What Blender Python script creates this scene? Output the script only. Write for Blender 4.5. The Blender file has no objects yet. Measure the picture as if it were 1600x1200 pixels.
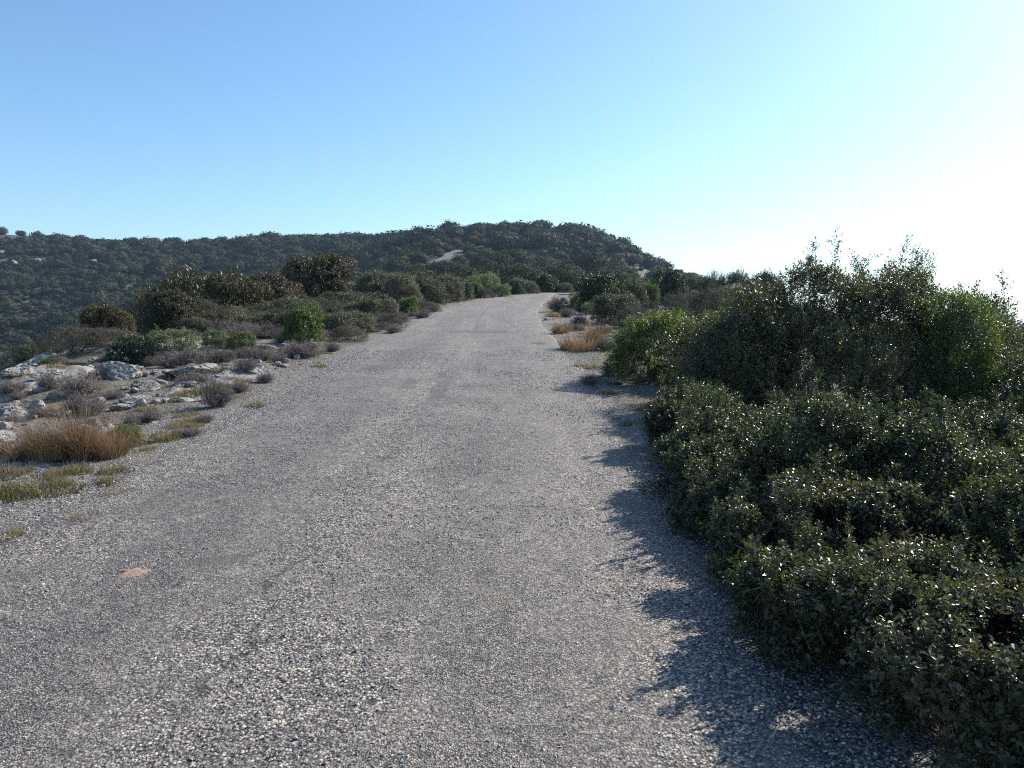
import bpy, math, random
import numpy as np
from mathutils import Vector, Matrix

# ------------------------------------------------------------------ camera, sky, sun, exposure
SC = bpy.context.scene
COL = SC.collection
F = 1190.0                      # focal length in pixels of a 1600 px wide frame
EYE = 1.6
PITCH = math.radians(4.56)
cam_d = bpy.data.cameras.new('camera')
cam_d.sensor_width = 36.0
cam_d.lens = 36.0 * F / 1600.0
cam_d.clip_start = 0.05
cam_d.clip_end = 20000.0
cam = bpy.data.objects.new('camera', cam_d)
COL.objects.link(cam)
cam.location = (0, 0, EYE)
cam.rotation_euler = (math.pi / 2 - PITCH, 0, 0)
SC.camera = cam

SUN_AZ = math.radians(53)       # to the right of the view direction (+Y)
SUN_EL = math.radians(35)
world = bpy.data.worlds.new('World')
SC.world = world
world.use_nodes = True
wn = world.node_tree
for n in list(wn.nodes):
    wn.nodes.remove(n)
sky = wn.nodes.new('ShaderNodeTexSky')
sky.sky_type = 'NISHITA'
sky.sun_disc = False
sky.sun_elevation = SUN_EL
sky.sun_rotation = SUN_AZ
sky.altitude = 150
sky.air_density = 1.0
sky.dust_density = 0.75
sky.ozone_density = 1.8
bg = wn.nodes.new('ShaderNodeBackground')
bg.inputs['Strength'].default_value = 0.120
wo = wn.nodes.new('ShaderNodeOutputWorld')
tint = wn.nodes.new('ShaderNodeMix'); tint.data_type = 'RGBA'; tint.blend_type = 'MULTIPLY'
tint.inputs[0].default_value = 1.0
tint.inputs[7].default_value = (0.85, 0.975, 1.04, 1)        # the camera's white balance
wn.links.new(sky.outputs[0], tint.inputs[6])
hsv = wn.nodes.new('ShaderNodeHueSaturation'); hsv.inputs['Saturation'].default_value = 1.06
wn.links.new(tint.outputs[2], hsv.inputs['Color'])
wn.links.new(hsv.outputs[0], bg.inputs['Color'])
wn.links.new(bg.outputs[0], wo.inputs['Surface'])

sun_d = bpy.data.lights.new('sun', 'SUN')
sun_d.energy = 5.0
sun_d.angle = math.radians(0.53)
sun_d.color = (1.0, 0.93, 0.84)
sun = bpy.data.objects.new('sun', sun_d)
COL.objects.link(sun)
sd = Vector((math.sin(SUN_AZ) * math.cos(SUN_EL), math.cos(SUN_AZ) * math.cos(SUN_EL), math.sin(SUN_EL)))
sun.rotation_euler = sd.to_track_quat('Z', 'Y').to_euler()
sun.location = (20, 20, 40)

SC.view_settings.view_transform = 'Standard'
SC.view_settings.look = 'None'
SC.view_settings.gamma = 1
SC.view_settings.exposure = 0.68
SC.cycles.use_denoising = False
SC.cycles.filter_width = 1.1
SC.cycles.max_bounces = 6
SC.cycles.diffuse_bounces = 3
SC.cycles.glossy_bounces = 2
SC.cycles.transmission_bounces = 3
SC.cycles.volume_bounces = 0
SC.cycles.transparent_max_bounces = 4

# ------------------------------------------------------------------ numeric helpers
def hash3(ix, iy, iz, seed):
    n = (ix.astype(np.int64) * 374761393 + iy.astype(np.int64) * 668265263 + iz.astype(np.int64) * 2147483647 + seed * 1274126177) & 0xFFFFFFFF
    n = ((n ^ (n >> 13)) * 1274126177) & 0xFFFFFFFF
    n = ((n ^ (n >> 16)) * 2246822519) & 0xFFFFFFFF
    return ((n ^ (n >> 15)) & 0xFFFFFF) / float(0xFFFFFF)

def noise3(x, y, z, seed=0):
    x, y, z = np.broadcast_arrays(np.asarray(x, float), np.asarray(y, float), np.asarray(z, float))
    ix, iy, iz = np.floor(x), np.floor(y), np.floor(z)
    fx, fy, fz = x - ix, y - iy, z - iz
    fx = fx * fx * (3 - 2 * fx); fy = fy * fy * (3 - 2 * fy); fz = fz * fz * (3 - 2 * fz)
    r = 0
    for dx in (0, 1):
        for dy in (0, 1):
            for dz in (0, 1):
                w = (fx if dx else 1 - fx) * (fy if dy else 1 - fy) * (fz if dz else 1 - fz)
                r = r + w * hash3(ix + dx, iy + dy, iz + dz, seed)
    return r * 2 - 1

def fbm(x, y, z=0.0, seed=0, oct=4):
    s, a, t = 0, 1.0, 0
    for k in range(oct):
        s = s + a * noise3(x * 2 ** k, y * 2 ** k, np.asarray(z) * 2 ** k, seed + k)
        t += a; a *= 0.5
    return s / t

def smooth(a, b, x):
    t = np.clip((x - a) / (b - a), 0, 1)
    return t * t * (3 - 2 * t)

# ------------------------------------------------------------------ terrain height
PR = [60, 100, 160, 250, 350, 450, 520, 600, 750, 1000, 1500, 2500, 4000]
PROF = {                         # apparent height (row of a 1200 px frame, horizon 505) against distance
    -90.0: [560] * 13, -75.0: [600, 620, 620, 600, 560, 500, 480, 470, 470, 480, 490, 500, 505],
    -400: [700, 800, 780, 650, 520, 420, 372, 350, 355, 400, 440, 480, 497],
    0:    [700, 790, 740, 602, 512, 437, 392, 366, 377, 402, 440, 480, 497],
    60:   [696, 780, 722, 590, 500, 424, 386, 370, 378, 404, 445, 480, 497],
    150:  [690, 760, 700, 575, 482, 406, 383, 382, 390, 415, 450, 480, 497],
    300:  [660, 710, 640, 540, 456, 395, 381, 387, 400, 420, 455, 482, 497],
    450:  [600, 630, 570, 495, 420, 379, 379, 390, 407, 425, 460, 485, 498],
    570:  [530, 545, 505, 448, 394, 379, 385, 398, 412, 435, 465, 487, 499],
    650:  [475, 485, 470, 424, 370, 375, 393, 408, 420, 440, 470, 490, 500],
    700:  [463, 472, 458, 411, 365, 374, 394, 412, 430, 450, 475, 492, 500],
    850:  [458, 462, 450, 420, 363, 373, 394, 412, 430, 455, 480, 495, 501],
    950:  [460, 463, 455, 425, 377, 390, 408, 425, 445, 465, 485, 497, 502],
    1000: [463, 468, 462, 435, 401, 414, 428, 442, 460, 475, 490, 500, 503],
    1050: [468, 474, 468, 449, 430, 444, 458, 468, 478, 488, 497, 502, 504],
    1120: [480, 482, 474, 460, 452, 464, 478, 485, 492, 497, 502, 505, 506],
    1250: [500, 505, 510, 522, 537, 548, 552, 555, 550, 540, 520, 514, 507],
    1600: [560, 600, 640, 645, 620, 600, 590, 575, 555, 530, 515, 512, 507],
    2400: [600, 640, 660, 640, 620, 600, 590, 575, 560, 535, 518, 512, 507],
    75.0: [600] * 13, 90.0: [560] * 13,
}
def _az(k):
    return math.degrees(math.atan((k - 800) / F))
_keys = []
for k, v in PROF.items():
    a = k if isinstance(k, float) else _az(k)
    _keys.append((a, v))
_keys.sort(key=lambda t: t[0])
_A = np.array([t[0] for t in _keys])
_Z = np.array([[EYE + (505 - p) / F * r * math.cos(math.radians(min(abs(a), 45))) for r, p in zip(PR, v)] for a, v in _keys])
AZG = np.arange(-90, 90.01, 0.5)
LRG = np.linspace(math.log(60), math.log(4000), 240)
_tmp = np.array([np.interp(LRG, np.log(PR), z) for z in _Z])
TAB = np.array([np.interp(AZG, _A, _tmp[:, j]) for j in range(len(LRG))]).T
for _ in range(5):
    t = TAB.copy(); t[:, 1:-1] = (TAB[:, :-2] + 2 * TAB[:, 1:-1] + TAB[:, 2:]) / 4; TAB = t
    t = TAB.copy(); t[1:-1] = (TAB[:-2] + 2 * TAB[1:-1] + TAB[2:]) / 4; TAB = t

ROAD = np.array([(-0.95, -60), (-0.95, 0), (-0.95, 14), (-1.1, 26), (-0.95, 33), (-0.1, 45), (1.7, 58), (5, 70), (11, 86), (15, 110), (8, 145),
                 (-6, 180), (-18, 210), (-22.5, 235), (-22.5, 255), (-17, 275), (-3, 300), (6, 330)], float)
def _spline(P, n=14):
    out = []
    for i in range(len(P) - 1):
        p0, p1, p2, p3 = P[max(i - 1, 0)], P[i], P[i + 1], P[min(i + 2, len(P) - 1)]
        for k in range(n):
            t = k / n
            m1, m2 = (p2 - p0) / 2, (p3 - p1) / 2
            out.append((2 * t**3 - 3 * t**2 + 1) * p1 + (t**3 - 2 * t**2 + t) * m1 + (-2 * t**3 + 3 * t**2) * p2 + (t**3 - t**2) * m2)
    out.append(P[-1])
    return np.array(out)
RC = _spline(ROAD)
def road_dist(x, y):
    """signed distance-like |offset| to the road centre line"""
    x = np.asarray(x, float); y = np.asarray(y, float)
    sh = x.shape
    x = x.ravel(); y = y.ravel()
    best = np.full(x.shape, 1e9)
    near = (x > -60) & (x < 60) & (y < 380) & (y > -80)
    xs, ys = x[near], y[near]
    b = np.full(xs.shape, 1e9)
    for i in range(0, len(RC) - 1):
        a, c = RC[i], RC[i + 1]
        d = c - a; L = d @ d
        t = np.clip(((xs - a[0]) * d[0] + (ys - a[1]) * d[1]) / L, 0, 1)
        b = np.minimum(b, (xs - a[0] - t * d[0]) ** 2 + (ys - a[1] - t * d[1]) ** 2)
    best[near] = np.sqrt(b)
    return best.reshape(sh)

def edge_x(y):
    return np.interp(y, [0, 8, 11, 15, 20, 38, 60], [-7.6, -7.8, -8.0, -9.6, -11.0, -12.4, -13]) + 0.5 * noise3(np.asarray(y) * 0.35, 0.0, 0.0, 5)

def base_h(x, y):
    x = np.asarray(x, float); y = np.asarray(y, float)
    r = np.hypot(x, y); az = np.degrees(np.arctan2(x, y))
    yy = 62 - np.log1p(np.exp(np.clip((62 - y) / 5, -30, 30))) * 5
    yy = np.where(y < -30, -30 + (y + 30) * .3, yy)
    z = 0.065 * yy
    ex = edge_x(y)
    d = np.log1p(np.exp(np.clip((ex - x) / 0.8, -30, 30))) * 0.8
    z = z - 0.5 * d
    dr = np.log1p(np.exp(np.clip((x - 7) / 2.0, -30, 30))) * 2.0
    z = z - 0.16 * dr
    a = np.clip((az + 90) / 0.5, 0, len(AZG) - 1.001); ia = a.astype(int); fa = a - ia
    l = np.clip((np.log(np.maximum(r, 60)) - LRG[0]) / (LRG[1] - LRG[0]), 0, len(LRG) - 1.001); il = l.astype(int); fl = l - il
    far = (TAB[ia, il] * (1 - fa) * (1 - fl) + TAB[ia + 1, il] * fa * (1 - fl) + TAB[ia, il + 1] * (1 - fa) * fl + TAB[ia + 1, il + 1] * fa * fl)
    far = far + smooth(90, 220, r) * fbm(x / 60, y / 60, 0, 11, 3) * 3.0 * (1 - 0.5 * smooth(300, 350, r)) * smooth(6, 25, road_dist(x, y))
    w = smooth(38, 78, r)
    back = smooth(75, 90, np.abs(az))
    far = far * (1 - back) + (-5.0 - 0.01 * r) * back
    return z * (1 - w) + far * w

def rockmask(x, y):
    m = smooth(-3.7, -4.6, x + 0.5 * noise3(y * .6, 3.3, 0, 7)) * smooth(edge_x(y) - 2.5, edge_x(y) - .5, x)
    m = m * smooth(4.5, 6.5, y) * smooth(24, 15, y)
    m2 = smooth(-0.10, 0.08, fbm(x * 0.55 + 9, y * 0.45, 0, 21, 3) + 0.12 * smooth(-5, -7, x))
    # limestone outcrop up on the hill beside the far piece of road
    q = np.exp(-(((x + 12.5) / 5.5) ** 2 + ((y - 246) / 17.0) ** 2) ** 2)
    return np.maximum(m * m2, q * smooth(-.25, .25, fbm(x * .28, y * .28, 0, 23, 3)) * .8)

def height(x, y):
    x = np.asarray(x, float); y = np.asarray(y, float)
    z = base_h(x, y)
    r = np.hypot(x, y)
    rd = road_dist(x, y)
    off = smooth(2.3, 3.4, rd) * smooth(60, 30, r)
    z = z + off * (0.10 * fbm(x * .45, y * .45, 0, 3, 3) + 0.03 * fbm(x * 3, y * 3, 0, 31, 3))
    m = rockmask(x, y)
    n = fbm(x * 1.5, y * 1.5, 0, 41, 4)
    blk = np.round(n * 4) / 4 * .6 + n * .4
    crack = np.abs(fbm(x * 1.1 + 5, y * 1.9, 0, 51, 3))
    z = z + m * smooth(60, 40, r) * (0.15 * blk - 0.13 * smooth(.10, 0.0, crack) + 0.06 + 0.035 * fbm(x * 7, y * 7, 0, 61, 3))
    z = z - 0.03 * smooth(2.6, 1.9, rd) * smooth(70, 40, r)     # the bed the road sheet lies in
    return z

def hz(x, y):
    return float(height(np.array([x]), np.array([y]))[0])

def at(px, py, lim=700):
    """ground point seen at a place of the 1600x1200 photograph"""
    u, v = (px - 800) / F, (600 - py) / F
    d = np.array([u, math.cos(PITCH) + v * math.sin(PITCH), -math.sin(PITCH) + v * math.cos(PITCH)])
    t = np.concatenate([np.arange(1.5, 40, .04), np.arange(40, 120, .3), np.arange(120, lim, 1.0)])
    X, Y, Z = d[0] * t, d[1] * t, EYE + d[2] * t
    below = Z < base_h(X, Y)
    i = int(np.argmax(below)) if below.any() else None
    if i is None:
        return None
    return X[i], Y[i], t[i]

# ------------------------------------------------------------------ mesh and object helpers
def mesh_np(name, V, Fq, mat, attrs=None, smooth_shade=False, mi=None, corner=4):
    me = bpy.data.meshes.new(name)
    V = np.ascontiguousarray(V, dtype=np.float32); Fq = np.ascontiguousarray(Fq, dtype=np.int32)
    n, m = len(V), len(Fq)
    k = Fq.shape[1]
    me.vertices.add(n); me.vertices.foreach_set('co', V.ravel())
    me.loops.add(m * k); me.loops.foreach_set('vertex_index', Fq.ravel())
    me.polygons.add(m)
    me.polygons.foreach_set('loop_start', np.arange(0, m * k, k, dtype=np.int32))
    if attrs:
        for an, av in attrs.items():
            av = np.ascontiguousarray(av, dtype=np.float32)
            if av.ndim == 1:
                a = me.attributes.new(an, 'FLOAT', 'POINT'); a.data.foreach_set('value', av)
            else:
                a = me.attributes.new(an, 'FLOAT_COLOR', 'POINT')
                c = np.ones((n, 4), np.float32); c[:, :3] = av
                a.data.foreach_set('color', c.ravel())
    me.polygons.foreach_set('use_smooth', np.full(m, smooth_shade, dtype=bool))
    for mm in (mat if isinstance(mat, (list, tuple)) else [mat]):
        me.materials.append(mm)
    if mi is not None:
        me.polygons.foreach_set('material_index', np.ascontiguousarray(mi, dtype=np.int32))
    me.update(calc_edges=True)
    me.validate()
    return me

def link(name, data, parent=None, loc=None):
    o = bpy.data.objects.new(name, data)
    COL.objects.link(o)
    if parent is not None:
        o.parent = parent
    if loc is not None:
        o.location = loc
    return o

def tag(o, label=None, cat=None, group=None, kind=None):
    if label: o['label'] = label
    if cat: o['category'] = cat
    if group: o['group'] = group
    if kind: o['kind'] = kind
    return o

def copy_tree(o, parent=None):
    c = o.copy(); COL.objects.link(c)
    c.parent = parent
    for ch in kids.get(o.name, []):
        copy_tree(ch, c)
    return c
kids = {}

# ------------------------------------------------------------------ materials
def new_mat(name):
    m = bpy.data.materials.new(name); m.use_nodes = True
    nt = m.node_tree
    for n in list(nt.nodes): nt.nodes.remove(n)
    return m, nt, nt.nodes.new('ShaderNodeOutputMaterial')

def N(nt, t, **kw):
    n = nt.nodes.new(t)
    for k, v in kw.items():
        if k.startswith('i_'):
            n.inputs[k[2:].replace('_', ' ')].default_value = v
        else:
            setattr(n, k, v)
    return n

def ramp(nt, src, stops, interp='LINEAR'):
    r = nt.nodes.new('ShaderNodeValToRGB'); r.color_ramp.interpolation = interp
    e = r.color_ramp.elements
    while len(e) > 1: e.remove(e[-1])
    e[0].position = stops[0][0]; e[0].color = (*stops[0][1], 1)
    for p, c in stops[1:]:
        q = e.new(p); q.color = (*c, 1)
    nt.links.new(src, r.inputs[0])
    return r

def mixc(nt, f, a, b, mode='MIX'):
    m = nt.nodes.new('ShaderNodeMix'); m.data_type = 'RGBA'; m.blend_type = mode
    for s, v in ((m.inputs[0], f), (m.inputs[6], a), (m.inputs[7], b)):
        if isinstance(v, (int, float)): s.default_value = v
        elif isinstance(v, tuple): s.default_value = (*v, 1)
        else: nt.links.new(v, s)
    return m.outputs[2]

def leaf_mat(name, dark, light, odd=None, rough=0.42, transl=0.3, tcol=None, spec=0.5):
    """leaf colours vary from leaf to leaf (attribute var), from clump to clump (noise) and from copy to copy"""
    m, nt, out = new_mat(name)
    at_ = N(nt, 'ShaderNodeAttribute', attribute_name='var')
    oi = N(nt, 'ShaderNodeObjectInfo')
    tc = N(nt, 'ShaderNodeTexCoord')
    nz = N(nt, 'ShaderNodeTexNoise', i_Scale=2.2, i_Detail=3.0)
    nt.links.new(tc.outputs['Object'], nz.inputs['Vector'])
    s = N(nt, 'ShaderNodeMath', operation='MULTIPLY_ADD'); s.inputs[1].default_value = 0.55
    nt.links.new(at_.outputs['Fac'], s.inputs[0]); nt.links.new(nz.outputs[0], s.inputs[2])
    s2 = N(nt, 'ShaderNodeMath', operation='MULTIPLY_ADD'); s2.inputs[1].default_value = 0.25
    nt.links.new(oi.outputs['Random'], s2.inputs[0]); nt.links.new(s.outputs[0], s2.inputs[2])
    dark, light = tuple(v * .8 for v in dark), tuple(v * .8 for v in light)
    if odd: odd = tuple(v * .85 for v in odd)
    st = [(0.35, dark), (1.15 / 1.4, light)]
    if odd: st.append((0.97, odd))
    r = ramp(nt, s2.outputs[0], st)
    b = N(nt, 'ShaderNodeBsdfPrincipled'); b.inputs['Roughness'].default_value = rough
    b.inputs['Specular IOR Level'].default_value = spec
    nt.links.new(r.outputs[0], b.inputs['Base Color'])
    t = N(nt, 'ShaderNodeBsdfTranslucent')
    tcv = mixc(nt, 1.0, r.outputs[0], tcol or (1.3, 1.6, 0.5), 'MULTIPLY')
    nt.links.new(tcv, t.inputs['Color'])
    mx = N(nt, 'ShaderNodeMixShader'); mx.inputs[0].default_value = transl
    nt.links.new(b.outputs[0], mx.inputs[1]); nt.links.new(t.outputs[0], mx.inputs[2])
    nt.links.new(mx.outputs[0], out.inputs['Surface'])
    return m

M = {}
M['kermes'] = leaf_mat('kermes_leaf', (0.017, 0.027, 0.012), (0.064, 0.078, 0.036), (0.12, 0.105, 0.06), rough=0.37, transl=0.28, spec=0.5)
M['bigbush'] = leaf_mat('dark_leaf', (0.022, 0.031, 0.014), (0.055, 0.068, 0.030), (0.12, 0.11, 0.06), rough=0.36, transl=0.25)
M['oak'] = leaf_mat('oak_leaf', (0.018, 0.024, 0.010), (0.055, 0.062, 0.023), (0.092, 0.078, 0.032), rough=0.48, transl=0.28, tcol=(1.4, 1.2, 0.5))
M['green'] = leaf_mat('bright_leaf', (0.026, 0.048, 0.012), (0.070, 0.110, 0.028), (0.15, 0.17, 0.05), rough=0.42, transl=0.40)
M['greygreen'] = leaf_mat('grey_leaf', (0.040, 0.058, 0.026), (0.105, 0.125, 0.060), (0.19, 0.20, 0.12), rough=0.5, transl=0.3)
M['olive'] = leaf_mat('olive_leaf', (0.030, 0.036, 0.020), (0.078, 0.080, 0.045), (0.15, 0.14, 0.10), rough=0.5, transl=0.22)
M['darkgreen'] = leaf_mat('dark_green_leaf', (0.016, 0.028, 0.012), (0.040, 0.060, 0.022), None, rough=0.45, transl=0.2)
M['twiggy'] = leaf_mat('twiggy_leaf', (0.042, 0.044, 0.029), (0.084, 0.082, 0.056), (0.14, 0.12, 0.09), rough=0.7, transl=0.15, tcol=(1.1, 1.1, .8))
M['yellow'] = leaf_mat('yellow_leaf', (0.12, 0.11, 0.03), (0.22, 0.19, 0.06), None, rough=0.6, transl=0.3)
M['hill'] = leaf_mat('hill_leaf', (0.012, 0.021, 0.009), (0.038, 0.053, 0.021), (0.072, 0.071, 0.035), rough=0.8, transl=0.12, spec=0.12)
M['dry'] = leaf_mat('dry_grass', (0.085, 0.050, 0.030), (0.215, 0.132, 0.074), (0.40, 0.30, 0.19), rough=0.7, transl=0.26, tcol=(1.2, 1.0, 0.7))
M['straw'] = leaf_mat('straw', (0.26, 0.19, 0.10), (0.45, 0.36, 0.22), None, rough=0.5, transl=0.3, tcol=(1.1, 1.0, 0.8))
M['tuft'] = leaf_mat('tuft_grass', (0.065, 0.066, 0.032), (0.16, 0.145, 0.075), (0.32, 0.25, 0.15), rough=0.6, transl=0.35, tcol=(1.2, 1.2, 0.6))
M['thyme'] = leaf_mat('thyme', (0.095, 0.082, 0.072), (0.20, 0.175, 0.155), (0.27, 0.22, 0.19), rough=0.8, transl=0.15, tcol=(1, 1, .9))

def bark_mat():
    m, nt, out = new_mat('bark')
    tc = N(nt, 'ShaderNodeTexCoord')
    nz = N(nt, 'ShaderNodeTexNoise', i_Scale=35.0, i_Detail=4.0)
    nt.links.new(tc.outputs['Object'], nz.inputs['Vector'])
    r = ramp(nt, nz.outputs[0], [(0.3, (0.05, 0.042, 0.035)), (0.7, (0.16, 0.14, 0.12))])
    b = N(nt, 'ShaderNodeBsdfPrincipled'); b.inputs['Roughness'].default_value = 0.85
    nt.links.new(r.outputs[0], b.inputs['Base Color']); nt.links.new(b.outputs[0], out.inputs['Surface'])
    return m
M['bark'] = bark_mat()

def rock_nodes(nt, vec, sc=1.0):
    """white weathered limestone with grey lichen and dark pits; returns colour and height sockets"""
    n1 = N(nt, 'ShaderNodeTexNoise', i_Scale=3.0 * sc, i_Detail=8.0, i_Roughness=0.65)
    n2 = N(nt, 'ShaderNodeTexNoise', i_Scale=17.0 * sc, i_Detail=6.0, i_Roughness=0.7)
    vo = N(nt, 'ShaderNodeTexVoronoi', i_Scale=24.0 * sc)
    for n in (n1, n2, vo): nt.links.new(vec, n.inputs['Vector'])
    c1 = ramp(nt, n1.outputs[0], [(0.36, (0.13, 0.125, 0.118)), (0.50, (0.27, 0.258, 0.235)), (0.66, (0.46, 0.435, 0.395))])
    c2 = ramp(nt, n2.outputs[0], [(0.36, (0.18, 0.18, 0.18)), (0.48, (1, 1, 1))])
    col = mixc(nt, 0.9, c1.outputs[0], c2.outputs[0], 'MULTIPLY')
    h = N(nt, 'ShaderNodeMath', operation='MULTIPLY_ADD'); h.inputs[1].default_value = 0.25
    nt.links.new(vo.outputs[0], h.inputs[0]); nt.links.new(n2.outputs[0], h.inputs[2])
    return col, h.outputs[0]

def rock_mat():
    m, nt, out = new_mat('limestone')
    tc = N(nt, 'ShaderNodeTexCoord')
    geo = N(nt, 'ShaderNodeNewGeometry')
    col, h = rock_nodes(nt, geo.outputs['Position'])
    b = N(nt, 'ShaderNodeBsdfPrincipled'); b.inputs['Roughness'].default_value = 0.85
    nt.links.new(col, b.inputs['Base Color'])
    bp = N(nt, 'ShaderNodeBump', i_Strength=1.0, i_Distance=0.03)
    nt.links.new(h, bp.inputs['Height']); nt.links.new(bp.outputs[0], b.inputs['Normal'])
    nt.links.new(b.outputs[0], out.inputs['Surface'])
    return m
M['rock'] = rock_mat()

def chip_mat():
    m, nt, out = new_mat('stone_chip')
    at_ = N(nt, 'ShaderNodeAttribute', attribute_name='var')
    r = ramp(nt, at_.outputs['Fac'], [(0.0, (0.10, 0.10, 0.105)), (0.35, (0.21, 0.205, 0.20)), (0.7, (0.36, 0.35, 0.33)), (0.88, (0.52, 0.50, 0.46)), (0.95, (0.42, 0.30, 0.21))])
    b = N(nt, 'ShaderNodeBsdfPrincipled'); b.inputs['Roughness'].default_value = 0.65
    nt.links.new(r.outputs[0], b.inputs['Base Color']); nt.links.new(b.outputs[0], out.inputs['Surface'])
    return m
M['chip'] = chip_mat()

def grit(nt, vec, scale, stops):
    """crushed stone: one shade per stone and the stones' relief"""
    wv = N(nt, 'ShaderNodeTexNoise', i_Scale=scale * .6, i_Detail=2.0)
    nt.links.new(vec, wv.inputs['Vector'])
    va = N(nt, 'ShaderNodeVectorMath', operation='MULTIPLY_ADD')
    va.inputs[1].default_value = (0.6 / scale,) * 3
    nt.links.new(wv.outputs['Color'], va.inputs[0]); nt.links.new(vec, va.inputs[2])
    vo = N(nt, 'ShaderNodeTexVoronoi', i_Scale=scale); nt.links.new(va.outputs[0], vo.inputs['Vector'])
    sep = N(nt, 'ShaderNodeSeparateColor'); nt.links.new(vo.outputs['Color'], sep.inputs[0])
    col = ramp(nt, sep.outputs[0], stops)
    gap = ramp(nt, vo.outputs['Distance'], [(0.40, (1, 1, 1)), (0.72, (0.16, 0.16, 0.16))])
    c = mixc(nt, 1.0, col.outputs[0], gap.outputs[0], 'MULTIPLY')
    h = N(nt, 'ShaderNodeMath', operation='MULTIPLY_ADD'); h.inputs[1].default_value = -1.2
    nt.links.new(vo.outputs['Distance'], h.inputs[0]); nt.links.new(sep.outputs[1], h.inputs[2])
    return c, h.outputs[0]

def road_mat():
    m, nt, out = new_mat('worn_chip_seal')
    geo = N(nt, 'ShaderNodeNewGeometry')
    P = geo.outputs['Position']
    st = [(0.0, (0.085, 0.085, 0.09)), (0.3, (0.16, 0.157, 0.157)), (0.6, (0.27, 0.262, 0.255)), (0.82, (0.40, 0.385, 0.36)), (0.93, (0.60, 0.58, 0.54)), (0.99, (0.38, 0.29, 0.22))]
    c1, h1 = grit(nt, P, 84, st)
    c2, h2 = grit(nt, P, 125, st)
    big = N(nt, 'ShaderNodeTexNoise', i_Scale=1.6, i_Detail=5.0, i_Roughness=0.6)
    nt.links.new(P, big.inputs['Vector'])
    # wheel tracks: smoother, finer and darker lanes along the road
    sx = N(nt, 'ShaderNodeSeparateXYZ'); nt.links.new(P, sx.inputs[0])
    la = N(nt, 'ShaderNodeMath', operation='MULTIPLY_ADD'); la.inputs[1].default_value = 3.3; la.inputs[2].default_value = 0.9
    nt.links.new(sx.outputs[0], la.inputs[0])
    lw_ = N(nt, 'ShaderNodeMath', operation='MULTIPLY_ADD'); lw_.inputs[1].default_value = 2.2
    nt.links.new(big.outputs[0], lw_.inputs[0]); nt.links.new(la.outputs[0], lw_.inputs[2])
    ls = N(nt, 'ShaderNodeMath', operation='SINE'); nt.links.new(lw_.outputs[0], ls.inputs[0])
    l2 = N(nt, 'ShaderNodeMath', operation='MULTIPLY_ADD'); l2.inputs[1].default_value = 0.12
    nt.links.new(ls.outputs[0], l2.inputs[0]); nt.links.new(big.outputs[0], l2.inputs[2])
    sel = ramp(nt, l2.outputs[0], [(0.40, (0, 0, 0)), (0.62, (1, 1, 1))])
    lane = ramp(nt, l2.outputs[0], [(0.38, (1.08, 1.07, 1.05)), (0.64, (0.86, 0.86, 0.865))])
    c = mixc(nt, sel.outputs[0], c1, c2)
    # larger clusters of lighter and darker stone, and streaks along the wheel tracks
    mp = N(nt, 'ShaderNodeMapping'); mp.inputs['Scale'].default_value = (2.2, 0.16, 1)
    nt.links.new(P, mp.inputs['Vector'])
    trk = N(nt, 'ShaderNodeTexNoise', i_Scale=1.0, i_Detail=4.0, i_Roughness=0.6); nt.links.new(mp.outputs[0], trk.inputs['Vector'])
    tr = ramp(nt, trk.outputs[0], [(0.3, (0.82, 0.82, 0.83)), (0.7, (1.18, 1.17, 1.15))])
    c = mixc(nt, 1.0, c, tr.outputs[0], 'MULTIPLY')
    c = mixc(nt, 1.0, c, lane.outputs[0], 'MULTIPLY')
    # old cracks, here and there
    cw = N(nt, 'ShaderNodeVectorMath', operation='MULTIPLY_ADD'); cw.inputs[1].default_value = (.5, .5, .5)
    nt.links.new(big.outputs['Color'], cw.inputs[0]); nt.links.new(P, cw.inputs[2])
    cv = N(nt, 'ShaderNodeTexVoronoi', feature='DISTANCE_TO_EDGE', i_Scale=0.75); nt.links.new(cw.outputs[0], cv.inputs['Vector'])
    cr = ramp(nt, cv.outputs['Distance'], [(0.0, (0.22, 0.22, 0.23)), (0.014, (1, 1, 1))])
    ck = N(nt, 'ShaderNodeTexNoise', i_Scale=0.9, i_Detail=3.0); nt.links.new(P, ck.inputs['Vector'])
    cm = ramp(nt, ck.outputs[0], [(0.60, (0, 0, 0)), (0.72, (.8, .8, .8))])
    c = mixc(nt, cm.outputs[0], c, mixc(nt, 1.0, c, cr.outputs[0], 'MULTIPLY'))
    mid = N(nt, 'ShaderNodeTexNoise', i_Scale=9.0, i_Detail=6.0, i_Roughness=0.75); nt.links.new(P, mid.inputs['Vector'])
    mr = ramp(nt, mid.outputs[0], [(0.34, (0.68, 0.68, 0.69)), (0.5, (1, 1, 1)), (0.68, (1.25, 1.23, 1.20))])
    c = mixc(nt, 1.0, c, mr.outputs[0], 'MULTIPLY')
    # a ragged seam that runs along the road
    se = N(nt, 'ShaderNodeMath', operation='MULTIPLY_ADD'); se.inputs[1].default_value = 0.8
    nt.links.new(big.outputs[0], se.inputs[0]); nt.links.new(sx.outputs[0], se.inputs[2])
    sf = N(nt, 'ShaderNodeMath', operation='MULTIPLY_ADD'); sf.inputs[1].default_value = 0.07
    nt.links.new(mid.outputs[0], sf.inputs[0]); nt.links.new(se.outputs[0], sf.inputs[2])
    so = N(nt, 'ShaderNodeMath', operation='ADD'); so.inputs[1].default_value = 0.72
    nt.links.new(sf.outputs[0], so.inputs[0])
    sa = N(nt, 'ShaderNodeMath', operation='ABSOLUTE'); nt.links.new(so.outputs[0], sa.inputs[0])
    sr = ramp(nt, sa.outputs[0], [(0.004, (0.38, 0.38, 0.39)), (0.022, (1, 1, 1))])
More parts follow.
